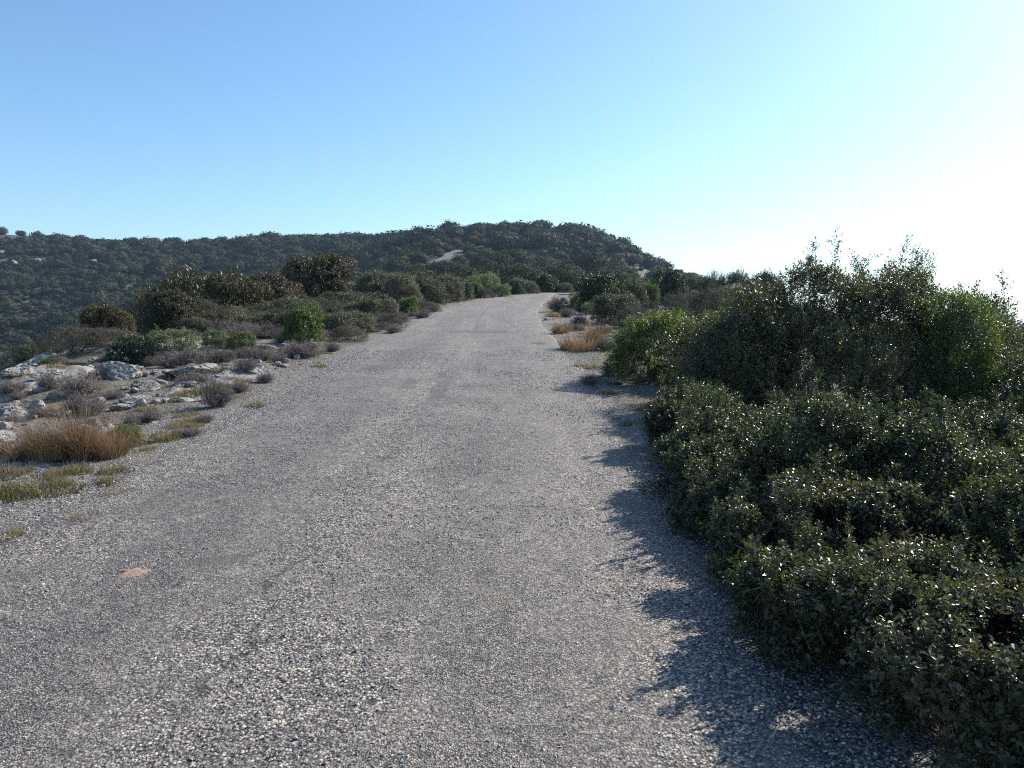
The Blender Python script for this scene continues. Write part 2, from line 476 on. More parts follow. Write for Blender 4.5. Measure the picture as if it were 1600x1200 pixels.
    sm = ramp(nt, ck.outputs[0], [(0.36, (0, 0, 0)), (0.46, (1, 1, 1))])
    c = mixc(nt, sm.outputs[0], c, mixc(nt, 1.0, c, sr.outputs[0], 'MULTIPLY'))
    # tan dust and bare tar patches
    at_ = N(nt, 'ShaderNodeAttribute', attribute_name='mask')
    sep = N(nt, 'ShaderNodeSeparateColor'); nt.links.new(at_.outputs['Color'], sep.inputs[0])
    c = mixc(nt, sep.outputs[0], c, (0.095, 0.092, 0.088))
    dn = N(nt, 'ShaderNodeTexNoise', i_Scale=2.7, i_Detail=7.0, i_Roughness=0.7); nt.links.new(P, dn.inputs['Vector'])
    dr = ramp(nt, dn.outputs[0], [(0.60, (0, 0, 0)), (0.74, (0.5, 0.5, 0.5))])
    c = mixc(nt, dr.outputs[0], c, (0.27, 0.225, 0.17))
    hh = N(nt, 'ShaderNodeMix'); hh.data_type = 'FLOAT'
    nt.links.new(sel.outputs[0], hh.inputs[0]); nt.links.new(h1, hh.inputs[2]); nt.links.new(h2, hh.inputs[3])
    bp = N(nt, 'ShaderNodeBump', i_Strength=1.0, i_Distance=0.005); nt.links.new(hh.outputs[0], bp.inputs['Height'])
    bp2 = N(nt, 'ShaderNodeBump', i_Strength=0.9, i_Distance=0.03); nt.links.new(mid.outputs[0], bp2.inputs['Height']); nt.links.new(bp.outputs[0], bp2.inputs['Normal'])
    c = mixc(nt, 1.0, c, (1.06, 0.98, 0.885), 'MULTIPLY')
    b = N(nt, 'ShaderNodeBsdfPrincipled'); b.inputs['Roughness'].default_value = 0.7
    nt.links.new(c, b.inputs['Base Color']); nt.links.new(bp2.outputs[0], b.inputs['Normal'])
    nt.links.new(b.outputs[0], out.inputs['Surface'])
    return m
M['road'] = road_mat()

def ground_mat():
    m, nt, out = new_mat('ridge_ground')
    geo = N(nt, 'ShaderNodeNewGeometry')
    P = geo.outputs['Position']
    at_ = N(nt, 'ShaderNodeAttribute', attribute_name='mask')      # R rock, G gravel verge, B far slope
    sep = N(nt, 'ShaderNodeSeparateColor'); nt.links.new(at_.outputs['Color'], sep.inputs[0])
    # soil with dry moss and litter
    n1 = N(nt, 'ShaderNodeTexNoise', i_Scale=1.4, i_Detail=7.0, i_Roughness=0.65); nt.links.new(P, n1.inputs['Vector'])
    n2 = N(nt, 'ShaderNodeTexNoise', i_Scale=28.0, i_Detail=6.0, i_Roughness=0.75); nt.links.new(P, n2.inputs['Vector'])
    soil = ramp(nt, n1.outputs[0], [(0.34, (0.14, 0.115, 0.09)), (0.46, (0.105, 0.095, 0.058)), (0.56, (0.165, 0.13, 0.09)), (0.68, (0.22, 0.20, 0.17))])
    sp = ramp(nt, n2.outputs[0], [(0.34, (0.35, 0.35, 0.35)), (0.5, (0.95, 0.95, 0.95)), (0.68, (1.7, 1.7, 1.7))])
    c = mixc(nt, 1.0, soil.outputs[0], sp.outputs[0], 'MULTIPLY')
    # crushed stone
    st = [(0.0, (0.12, 0.118, 0.115)), (0.4, (0.23, 0.225, 0.215)), (0.75, (0.40, 0.385, 0.36)), (0.95, (0.60, 0.58, 0.54))]
    g1, gh = grit(nt, P, 78, st)
    gn = N(nt, 'ShaderNodeTexNoise', i_Scale=5.0, i_Detail=6.0, i_Roughness=0.7); nt.links.new(P, gn.inputs['Vector'])
    g2 = N(nt, 'ShaderNodeTexNoise', i_Scale=38.0, i_Detail=5.0, i_Roughness=0.8); nt.links.new(P, g2.inputs['Vector'])
    gs = N(nt, 'ShaderNodeMath', operation='MULTIPLY_ADD'); gs.inputs[1].default_value = 1.5
    nt.links.new(g2.outputs[0], gs.inputs[0]); nt.links.new(gn.outputs[0], gs.inputs[2])
    ga = N(nt, 'ShaderNodeMath', operation='MULTIPLY_ADD'); ga.inputs[1].default_value = 0.85
    nt.links.new(sep.outputs[1], ga.inputs[0]); nt.links.new(gs.outputs[0], ga.inputs[2])
    # stones and chips half sunk in the soil
    s1 = N(nt, 'ShaderNodeTexVoronoi', i_Scale=26.0); nt.links.new(P, s1.inputs['Vector'])
    s1c = N(nt, 'ShaderNodeSeparateColor'); nt.links.new(s1.outputs['Color'], s1c.inputs[0])
    s1m = ramp(nt, s1c.outputs[0], [(0.66, (0, 0, 0)), (0.70, (1, 1, 1))])
    s1d = ramp(nt, s1.outputs['Distance'], [(0.30, (1, 1, 1)), (0.42, (0, 0, 0))])
    s1f = mixc(nt, 1.0, s1m.outputs[0], s1d.outputs[0], 'MULTIPLY')
    s1k = ramp(nt, s1c.outputs[1], [(0.0, (0.18, 0.17, 0.16)), (1.0, (0.50, 0.47, 0.43))])
    c = mixc(nt, s1f, c, s1k.outputs[0])
    gm = ramp(nt, ga.outputs[0], [(0.0, (0, 0, 0)), (1.0, (1, 1, 1))])
    gmr = N(nt, 'ShaderNodeMapRange'); gmr.inputs['From Min'].default_value = 1.50; gmr.inputs['From Max'].default_value = 1.78
    nt.links.new(ga.outputs[0], gmr.inputs['Value']); nt.links.new(gmr.outputs[0], gm.inputs[0])
    g1 = mixc(nt, 1.0, g1, (0.95, 0.89, 0.82), 'MULTIPLY')
    c = mixc(nt, gm.outputs[0], c, g1)
    rc, rh = rock_nodes(nt, P)
    ra = N(nt, 'ShaderNodeMath', operation='MULTIPLY_ADD'); ra.inputs[1].default_value = 1.0
    nt.links.new(sep.outputs[0], ra.inputs[0]); nt.links.new(gn.outputs[0], ra.inputs[2])
    rm = ramp(nt, ra.outputs[0], [(0.84, (0, 0, 0)), (0.94, (1, 1, 1))])
    c = mixc(nt, rm.outputs[0], c, rc)
    # far slopes: low scrub and pale stony soil between the trees
    f1 = N(nt, 'ShaderNodeTexNoise', i_Scale=0.09, i_Detail=8.0, i_Roughness=0.7); nt.links.new(P, f1.inputs['Vector'])
    fc = ramp(nt, f1.outputs[0], [(0.40, (0.040, 0.050, 0.022)), (0.56, (0.075, 0.078, 0.038)), (0.64, (0.15, 0.135, 0.09)), (0.74, (0.26, 0.24, 0.20))])
    fm = N(nt, 'ShaderNodeMath', operation='SUBTRACT'); fm.use_clamp = True
    nt.links.new(sep.outputs[2], fm.inputs[0]); nt.links.new(rm.outputs[0], fm.inputs[1])
    c = mixc(nt, fm.outputs[0], c, fc.outputs[0])
    h = N(nt, 'ShaderNodeMix'); h.data_type = 'FLOAT'
    nt.links.new(rm.outputs[0], h.inputs[0]); nt.links.new(gh, h.inputs[2]); nt.links.new(rh, h.inputs[3])
    bp = N(nt, 'ShaderNodeBump', i_Strength=1.0, i_Distance=0.008); nt.links.new(h.outputs[0], bp.inputs['Height'])
    bp2 = N(nt, 'ShaderNodeBump', i_Strength=0.8, i_Distance=0.03); nt.links.new(n2.outputs[0], bp2.inputs['Height']); nt.links.new(bp.outputs[0], bp2.inputs['Normal'])
    b = N(nt, 'ShaderNodeBsdfPrincipled'); b.inputs['Roughness'].default_value = 0.85
    nt.links.new(c, b.inputs['Base Color']); nt.links.new(bp2.outputs[0], b.inputs['Normal'])
    nt.links.new(b.outputs[0], out.inputs['Surface'])
    return m
M['ground'] = ground_mat()

# ------------------------------------------------------------------ ground sheet
def build_ground():
    az = np.concatenate([np.arange(-180, -44, 2.0), np.arange(-44, 44, 0.165), np.arange(44, 180, 2.0)])
    rr = [0.0, 0.4, 0.8, 1.2]
    r = 1.2
    while r < 4200:
        if r < 4: r += 0.08
        elif r < 17: r += 0.045
        elif r < 70: r *= 1.009
        elif r < 600: r *= 1.016
        else: r *= 1.04
        rr.append(r)
    rr = np.array(rr)
    A, R = np.meshgrid(np.radians(az), rr)
    X, Y = (R * np.sin(A)), (R * np.cos(A))
    x, y = X.ravel(), Y.ravel()
    z = height(x, y)
    nr, na = R.shape
    i = np.arange(nr - 1)[:, None] * na; j = np.arange(na)[None, :]; j2 = (j + 1) % na
    Fq = np.stack([i + j, i + j2, i + na + j2, i + na + j], -1).reshape(-1, 4)
    rd = road_dist(x, y); rad = np.hypot(x, y)
    ver = smooth(np.where(x > 0, 2.45, 3.1 - .6 * smooth(16, 26, y)) + 0.6 * noise3(x * .8, y * .8, 0, 71), 2.2, rd)
    ver = np.maximum(ver, smooth(0.15, 0.4, fbm(x * .5, y * .5, 0, 73, 3)) * smooth(30, 20, rad) * .7 * smooth(2, 0, x))
    mask = np.stack([rockmask(x, y), ver, smooth(35, 60, rad) * (1 - smooth(6, 4, rd))], -1)
    me = mesh_np('ground', np.stack([x, y, z], -1), Fq[:, ::-1], M['ground'], {'mask': mask}, True)
    tag(link('ground', me), kind='structure')
build_ground()

def build_road():
    # dense stations near the viewer
    s = np.concatenate([[0], np.cumsum(np.hypot(*np.diff(RC, axis=0).T))])
    st = [0]
    while st[-1] < s[-1]:
        d = abs(st[-1] - 60)
        st.append(st[-1] + (0.08 if d < 16 else 0.25 if d < 60 else 0.8))
    st = np.array(st[:-1])
    cx, cy = np.interp(st, s, RC[:, 0]), np.interp(st, s, RC[:, 1])
    tx, ty = np.gradient(cx), np.gradient(cy); L = np.hypot(tx, ty); tx /= L; ty /= L
    nx, ny = ty, -tx                       # to the right
    K = 45
    f = np.linspace(-1, 1, K)
    wl = 2.22 + 0.12 * fbm(st * .6, 0, 0, 81, 3) + 0.07 * fbm(st * 4, 0, 0, 83, 3)
    wr = 2.12 + 0.12 * fbm(st * .6, 5, 0, 85, 3) + 0.07 * fbm(st * 4, 7, 0, 87, 3)
    off = np.where(f[None] < 0, f[None] * wl[:, None], f[None] * wr[:, None])
    x = cx[:, None] + off * nx[:, None]; y = cy[:, None] + off * ny[:, None]
    zb = base_h(x.ravel(), y.ravel()).reshape(x.shape)
    zc = height(x.ravel(), y.ravel()).reshape(x.shape)
    far = smooth(45, 70, np.hypot(x, y))
    z = zb * (1 - far) + np.maximum(zb, zc) * far + 0.004 + far * .12 + 0.012 * fbm(x * 1.3, y * .8, 0, 91, 3) * (1 - f[None] ** 2)
    z = z - 0.035 * smooth(.94, 1.0, np.abs(f[None])) * (1 - far)
    n = len(st)
    i = np.arange(n - 1)[:, None] * K; j = np.arange(K - 1)[None, :]
    Fq = np.stack([i + j, i + j + 1, i + K + j + 1, i + K + j], -1).reshape(-1, 4)
    X, Y = x.ravel(), y.ravel()
    tar = np.zeros(len(X))
    for (px, py, rx, ry) in ((592, 575, .32, .45), (760, 519, 1.1, .7), (640, 600, .1, .9), (900, 655, .07, .12), (985, 908, .12, .05), (330, 880, .16, .08), (690, 610, .1, 1.6)):
        p = at(px, py)
        q = ((X - p[0]) / rx) ** 2 + ((Y - p[1]) / ry) ** 2
        tar = np.maximum(tar, smooth(1.3, .3, q + .9 * fbm(X * 9, Y * 9, 0, 95, 3)) * .75)
    me = mesh_np('road', np.stack([X, Y, z.ravel()], -1), Fq, M['road'], {'mask': np.stack([tar, tar * 0, tar * 0], -1)}, True)
    tag(link('road', me), kind='structure')
build_road()

# ------------------------------------------------------------------ foliage generators
def rng_of(seed):
    return np.random.default_rng(seed)

def unit(v):
    return v / np.maximum(np.linalg.norm(v, axis=-1, keepdims=True), 1e-9)

def make_shoot(rg, n, length, ll, lw, near=False, spread=1.0):
    """a twig's leaves: vertices, quads, a random number per vertex; grows along +Z from the origin"""
    V, Q, A = [], [], []
    for k in range(n):
        t = (k + .5) / n
        p = np.array([0, 0, length * (0.15 + .85 * t)]) + rg.normal(0, length * .04, 3)
        ang = k * 2.399 + rg.uniform(-.5, .5)
        lift = rg.uniform(0.15, 1.0) * (1 if t < .85 else 1.6)
        d = unit(np.array([math.cos(ang) * spread, math.sin(ang) * spread, lift]))
        side = unit(np.cross(d, np.array([0, 0, 1.0])) + rg.normal(0, .35, 3))
        nrm = unit(np.cross(side, d))
        s = rg.uniform(.7, 1.2)
        l, w = ll * s, lw * s
        b = len(V)
        a = rg.random()
        if near:
            pts = [p, p + d * l * .33 - side * w * .5 + nrm * w * .16, p + d * l * .72 - side * w * .42 + nrm * w * .12,
                   p + d * l - nrm * w * .1, p + d * l * .72 + side * w * .42 + nrm * w * .12, p + d * l * .33 + side * w * .5 + nrm * w * .16]
            V += pts; Q += [(b, b + 1, b + 2, b + 3), (b, b + 3, b + 4, b + 5)]; A += [a] * 6
        else:
            pts = [p, p + d * l * .5 - side * w * .5 + nrm * w * .15, p + d * l, p + d * l * .5 + side * w * .5 + nrm * w * .15]
            V += pts; Q += [(b, b + 1, b + 2, b + 3)]; A += [a] * 4
    return np.array(V), np.array(Q), np.array(A)

def frames(d, rg):
    d = unit(d)
    a = unit(np.cross(d, rg.normal(0, 1, d.shape)))
    b = np.cross(d, a)
    return np.stack([a, b, d], -1)          # columns

def place(templates, P, D, S, rg):
    """copies of templates at points P pointing along D with scale S, merged"""
    Vs, Qs, As = [], [], []
    pick = rg.integers(0, len(templates), len(P)); base = 0
    Fm = frames(D, rg)
    for ti, (v, q, a) in enumerate(templates):
        m = pick == ti
        if not m.any(): continue
        k = int(m.sum())
        W = np.einsum('nij,vj->nvi', Fm[m] * S[m][:, None, None], v) + P[m][:, None, :]
        Vs.append(W.reshape(-1, 3))
        Qs.append((q[None] + (np.arange(k) * len(v))[:, None, None] + base).reshape(-1, 4))
        As.append(np.clip(np.tile(a, k) * .6 + np.repeat(rg.random(k), len(v)) * .4, 0, 1))
        base += k * len(v)
    return np.concatenate(Vs), np.concatenate(Qs), np.concatenate(As)

def lobe_points(lobes, n, rg, rough=.22, nscale=2.5, seed=0, shell=(0.72, 1.04), hole=-.34):
    """points through the outer layer of a union of uneven lobes; a few inside"""
    L = np.array(lobes, float)            # cx cy cz rx ry rz
    area = (L[:, 3] * L[:, 4] + L[:, 4] * L[:, 5] + L[:, 3] * L[:, 5])
    out_p, out_d = [], []
    have = 0
    while have < n:
        m = n
        li = rg.choice(len(L), m, p=area / area.sum())
        d = unit(rg.normal(0, 1, (m, 3)))
        d[:, 2] = np.where(d[:, 2] < -.75, -d[:, 2], d[:, 2])
        c = L[li, :3]; R = L[li, 3:]
        q = c + d * R
        bump = fbm(q[:, 0] * nscale, q[:, 1] * nscale, q[:, 2] * nscale, seed, 3) * rough * 2
        s = rg.uniform(shell[0], shell[1], m) + bump
        p = c + d * R * s[:, None]
        # drop what lies well inside another lobe
        inside = np.zeros(m, bool)
        for k in range(len(L)):
            e = np.sum(((p - L[k, :3]) / L[k, 3:]) ** 2, 1)
            inside |= (e < .42)
        dens = fbm(p[:, 0] * nscale * 1.9, p[:, 1] * nscale * 1.9, p[:, 2] * nscale * 1.9, seed + 9, 2) > hole
        ok = (~inside) & (p[:, 2] > 0.02) & dens
        out_p.append(p[ok]); out_d.append(unit(d[ok] / R[ok])); have += int(ok.sum())
    return np.concatenate(out_p)[:n], np.concatenate(out_d)[:n]

def tubes(segs, sides=4):
    """segs: (p0, p1, r0, r1) arrays -> one mesh of tapered tubes"""
    V, Q = [], []
    for p0, p1, r0, r1 in segs:
        p0 = np.asarray(p0, float); p1 = np.asarray(p1, float)
        d = unit(p1 - p0); a = unit(np.cross(d, [0.31, .87, .38])); b = np.cross(d, a)
        base = len(V)
        for p, r in ((p0, r0), (p1, r1)):
            for k in range(sides):
                an = 2 * math.pi * k / sides
                V.append(p + (a * math.cos(an) + b * math.sin(an)) * r)
        for k in range(sides):
            k2 = (k + 1) % sides
            Q.append((base + k, base + k2, base + sides + k2, base + sides + k))
    return np.array(V), np.array(Q)

def branch_set(lobes, rg, r0, n=14, foot=0.15):
    segs = []
    L = np.array(lobes, float)
    for k in range(n):
        l = L[rg.integers(len(L))]
        tip = l[:3] + unit(rg.normal(0, 1, 3)) * l[3:] * .75
        tip[2] = max(tip[2], .1)
        p = np.array([rg.normal(0, foot), rg.normal(0, foot), -0.05])
        m = 6
        q = p
        mid = p * .4 + tip * .6; mid[2] = tip[2] * .35
        for s in range(1, m + 1):
            t = s / m
            w = (1 - t) ** 2 * p + 2 * t * (1 - t) * mid + t * t * tip + rg.normal(0, .02, 3) * (s < m)
            segs.append((q, w, r0 * (1 - .8 * (s - 1) / m), r0 * (1 - .8 * s / m)))
            q = w
    return segs

def bush_mesh(seed, lobes, mat, nshoots, leaves=9, length=.13, ll=.024, lw=.015, near=False, rough=.22, nscale=2.5, leaders=0, upness=.55,
              shell=(.72, 1.04), r0=.02, foot=.15, lead_len=.35, name='foliage', dense_lead=False, hole=-.34):
    rg = rng_of(seed)
    T = [make_shoot(rg, leaves, length, ll, lw, near) for _ in range(8)]
    P, Nn = lobe_points(lobes, nshoots, rg, rough, nscale, seed, shell, hole)
    D = unit(Nn * .6 + np.array([0, 0, upness]) + rg.normal(0, .38, P.shape))
    S = rg.uniform(.55, 1.35, len(P))
    segs = branch_set(lobes, rg, r0, 14, foot)
    if leaders:
        per = 3 if not dense_lead else 7
        L = np.array(lobes, float)
        PP, DD, SS = [], [], []
        for k in range(leaders):
            l = L[rg.integers(len(L))]
            d = unit(np.array([rg.normal(0, .45), rg.normal(0, .45), 1.0]))
            p = l[:3] + d * l[3:] * .92
            g = unit(np.array([rg.normal(0, .3), rg.normal(0, .3), 1.0]))
            ln = lead_len * rg.uniform(.4, 1.1)
            q = p
            for s in range(6):
                w = q + g * ln / 6 + rg.normal(0, .012, 3)
                segs.append((q, w, .004 * (1 - s / 8), .004 * (1 - (s + 1) / 8)))
                for _ in range(per):
                    PP.append(q + (w - q) * rg.random()); DD.append(unit(g * .8 + rg.normal(0, .55, 3))); SS.append(rg.uniform(.5, .95))
                q = w
        P = np.concatenate([P, PP]); D = np.concatenate([D, DD]); S = np.concatenate([S, SS])
    V, Q, A = place(T, P, D, S, rg)
    me = mesh_np(name, V, Q, M[mat], {'var': A})
    # twigs below some of the shoots
    idx = rg.choice(len(P), min(len(P), 260), replace=False)
    for i in idx:
        q = P[i] - D[i] * length * rg.uniform(1.0, 2.2) - Nn[i % len(Nn)] * .04 * (i < len(Nn))
        if q[2] > 0:
            segs.append((q, P[i] + D[i] * length * .6, .0035, .0015))
    bv, bq = tubes(segs)
    bme = mesh_np('branches', bv, bq, M['bark'])
    return me, bme

def plant(name, meshes, loc, label, cat, group=None, rot=0.0, scale=(1, 1, 1), parts=('foliage', 'branches')):
    e = link(name, None, None, loc)
    e.rotation_euler = (0, 0, rot); e.scale = scale
    tag(e, label, cat, group)
    for pn, me in zip(parts, meshes):
        link(pn, me, e)
    return e

def rand_lobes(seed, R, H, n=7, flat=1.0):
    rg = rng_of(seed)
    out = [(0, 0, H * .42, R * .72, R * .72, H * .52)]
    for k in range(6):
        a = k * 2 * math.pi / 6 + rg.uniform(-.4, .4)
        out.append((math.cos(a) * R * .52, math.sin(a) * R * .52, H * .16, R * rg.uniform(.34, .46), R * rg.uniform(.34, .46), H * rg.uniform(.25, .4)))
    for k in range(n):
        a = k * 2 * math.pi / n + rg.uniform(-.4, .4)
        d = R * rg.uniform(.35, .62)
        r = R * rg.uniform(.30, .48)
        h = H * rg.uniform(.28, .74)
        out.append((math.cos(a) * d, math.sin(a) * d, h, r, r, r * flat * rg.uniform(.7, 1.0) * H / (1.6 * R) * 1.3))
    return out

#@@OBJECTS
# ------------------------------------------------------------------ close bushes, one by one
def bush_at(name, x, y, R, H, seed, mat, label, cat='bush', group=None, n=900, lobes=None, **kw):
    lob = lobes or rand_lobes(seed, R, H, 12 if mat == 'kermes' else 7)
    return plant(name, bush_mesh(seed, lob, mat, n, **kw), (x, y, hz(x, y) - .02), label, cat, group)

G_K = 'low kermes oak bushes along the right edge of the road'
KER = dict(leaves=9, length=.072, ll=.0195, lw=.0135, near=True, rough=.40, nscale=3.0, upness=.9, leaders=30, lead_len=.26, dense_lead=True, hole=-.12, r0=.012, foot=.25)
kermes = [
    (1.74, 6.95, .60, .48, 3000, 'low kermes oak bush at the far left tip of the low hedge, beside the verge'),
    (2.35, 6.15, .76, .48, 3800, 'kermes oak bush at the back of the hedge, in front of the tall dark bush'),
    (1.62, 5.45, .66, .50, 3900, 'large kermes oak mound on the road edge halfway along the hedge'),
    (2.35, 4.75, .74, .76, 5200, 'rounded kermes oak bush in the middle of the hedge with many glinting leaves'),
    (3.45, 5.70, .80, .60, 4000, 'wide kermes oak bush at the back right of the hedge under the bright green shrub'),
    (1.68, 3.95, .64, .50, 5400, 'large kermes oak mound on the road edge, second nearest of the big ones'),
    (2.78, 3.70, .80, .72, 6600, 'tallest kermes oak bush of the hedge, right of its middle'),
    (1.74, 2.78, .66, .50, 6200, 'nearest kermes oak bush, in deep shade at the road edge'),
    (2.55, 2.55, .76, .66, 4400, 'kermes oak bush at the bottom right, cut by the side of the photo'),
    (1.36, 4.75, .34, .34, 1300, 'low added kermes oak bush on the road edge beside the mound halfway along'),  # this and the next two: added to break up the hedge's scalloped shadow
    (1.34, 3.28, .36, .32, 1500, 'small low added kermes oak bush at the road edge just beyond the nearest one'),
    (1.60, 6.25, .42, .40, 1500, 'small added kermes oak bush at the road edge near the far tip of the hedge'),
    (4.05, 4.70, .80, .70, 2600, 'kermes oak bush furthest right in the hedge, half outside the photo'),
]
for k, (x, y, R, H, n, lb) in enumerate(kermes):
    bush_at('kermes_oak_bush', x, y, R, H, 100 + k, 'kermes', lb, 'bush', G_K, n=int(n * 1.5), **KER)
bush_at('grey_green_shrub', 1.95, 7.75, .42, .50, 120, 'greygreen', 'small grey green shrub between the low kermes hedge and the bright green bush', n=1100,
        leaves=8, length=.08, ll=.022, lw=.011, near=False, rough=.2, nscale=4, r0=.01, leaders=5, lead_len=.12)

# the tall dark bush and its neighbours
BIGL = [(0, 0, .75, 1.15, .9, .85), (-1.0, -.3, .25, .6, .5, .4), (-.4, -.6, .25, .6, .4, .45), (.3, -.6, .25, .6, .4, .45), (1.0, -.5, .25, .6, .4, .4), (1.5, -.1, .35, .5, .5, .45), (-1.5, 0, .25, .5, .5, .35), (-.95, .1, .85, .7, .7, .62), (-1.35, -.1, .55, .55, .6, .5), (-.35, .2, 1.28, .62, .55, .42), (.55, .1, 1.22, .62, .6, .45),
        (1.1, 0, .95, .6, .6, .52), (.1, -.5, .7, .8, .5, .6), (.3, -.1, .8, .7, .6, .6), (.95, -.45, .55, .6, .5, .5), (-.9, -.5, .5, .6, .4, .45), (1.55, .1, .85, .42, .45, .5), (1.0, .4, 1.2, .35, .35, .3)]
BG = dict(leaves=11, length=.14, ll=.036, lw=.017, dense_lead=True, near=False, rough=.20, nscale=2.3, upness=.7, leaders=60, lead_len=.50, r0=.03, foot=.2, shell=(.62, 1.05))
bush_at('dark_evergreen_bush', 4.05, 9.1, 1, 1, 130, 'bigbush', 'largest bush, tall dark evergreen with ragged leafy shoots against the sky', n=13500, lobes=BIGL, **BG)
bush_at('evergreen_bush', 2.75, 9.3, .85, 1.22, 131, 'bigbush', 'dark bush touching the left side of the tallest bush, behind the bright green one', n=4600,
        leaves=10, length=.13, ll=.03, lw=.013, rough=.2, leaders=10, lead_len=.3, upness=.7)
bush_at('bright_green_shrub', 4.78, 8.25, .42, 1.32, 132, 'green', 'narrow bright green leafy shrub growing against the right side of the tallest bush', n=2600,
        lobes=[(0, 0, .6, .34, .34, .5), (.08, 0, 1.0, .36, .34, .34), (-.05, .05, 1.22, .26, .26, .26), (.2, -.1, .45, .28, .28, .4), (-.2, 0, .8, .22, .25, .4)],
        leaves=9, length=.11, ll=.036, lw=.010, rough=.2, upness=.9, leaders=8, lead_len=.2)
bush_at('evergreen_bush', 5.65, 7.9, .85, .86, 133, 'bigbush', 'dark bush at the right edge of the photo behind the kermes hedge', n=5000,
        leaves=10, length=.12, ll=.028, lw=.014, rough=.22, leaders=8, lead_len=.3)
bush_at('evergreen_bush', 7.9, 10.4, 1.0, .68, 134, 'olive', 'olive green bush at the right edge with bare twigs against the far hill', n=2600,
        leaves=9, length=.12, ll=.03, lw=.013, rough=.25, leaders=16, lead_len=.45)
GRN = dict(leaves=9, length=.12, ll=.040, lw=.022, near=False, rough=.24, nscale=3, upness=.9, leaders=16, lead_len=.22, r0=.012)
bush_at('bright_green_bush', 2.22, 11.7, .88, .92, 140, 'green', 'bright green broad leaved bush beside the brown grass, left half of the pair', group='bright green bushes right of the road', n=2600, **GRN)
bush_at('bright_green_bush', 2.95, 11.2, .80, .98, 141, 'green', 'bright green broad leaved bush touching the tall dark bush, right half of the pair', group='bright green bushes right of the road', n=2800, **GRN)

# ------------------------------------------------------------------ plant kinds for the middle distance (unit size: about 1 m radius, 1 m high)
def kind(seed, mat, n, R=1.0, H=1.0, lob=7, **kw):
    return bush_mesh(seed, rand_lobes(seed, R, H, lob), mat, n, **kw)
MID = dict(leaves=8, length=.16, ll=.062, lw=.034, rough=.22, nscale=2.0, leaders=9, lead_len=.22, r0=.03, foot=.1)
K = {
    'oak': [kind(s, 'oak', 8500, lob=11, **{**MID, 'll': .034, 'lw': .021, 'length': .10, 'leaders': 14, 'lead_len': .08, 'rough': .26}) for s in (201, 202, 203)],
    'olive': [kind(s, 'olive', 3600, **{**MID, 'll': .05, 'lw': .019, 'length': .13, 'rough': .26}) for s in (211, 212, 213)],
    'dark': [kind(s, 'darkgreen', 2300, **MID) for s in (221, 222)],
    'grey': [kind(s, 'greygreen', 2000, **{**MID, 'lw': .026}) for s in (231, 232)],
    'green': [kind(s, 'green', 2300, **{**MID, 'rough': .32, 'leaders': 24}) for s in (241, 242)],
    'twig': [kind(s, 'twiggy', 1700, **{**MID, 'lw': .014, 'leaders': 20, 'lead_len': .3}) for s in (251, 252)],
    'yellow': [kind(s, 'yellow', 1000, **MID) for s in (261,)],
}
RG = random.Random(5)
WORDS = {'oak': ('evergreen_oak', 'bush'), 'olive': ('olive_green_shrub', 'shrub'), 'dark': ('dark_green_shrub', 'shrub'), 'grey': ('grey_green_shrub', 'shrub'),
         'green': ('bright_green_shrub', 'shrub'), 'twig': ('twiggy_brown_shrub', 'shrub'), 'yellow': ('yellow_shrub', 'shrub')}

def shrub_px(kd, px, py, hpx, wpx, label, group=None, name=None, cat=None):
    p = at(px, py)
    if p is None or p[2] > 72:            # stands just past the crest
        p = ((px - 800) / F * 66.0, 66.0, 66.0)
    x, y, d = p
    w = wpx * d / F / 2
    y2 = y + w * .5
    x2 = x * y2 / y
    h0 = hpx * y2 / F
    h = max(.12, (EYE + (505 - (py - hpx)) / F * y2 * 1.003) - hz(x2, y2)) * (.9 if kd == 'oak' else 1)
    w = max(w, h * .5)
    m = RG.choice(K[kd])
    nm, ct = WORDS[kd]
    return plant(name or nm, m, (x2, y2, hz(x2, y2) - .03), label, cat or ct, group, RG.uniform(0, 6.28), (w, w, h))

TR = 'dark evergreen oaks on the lip of the valley left of the road'
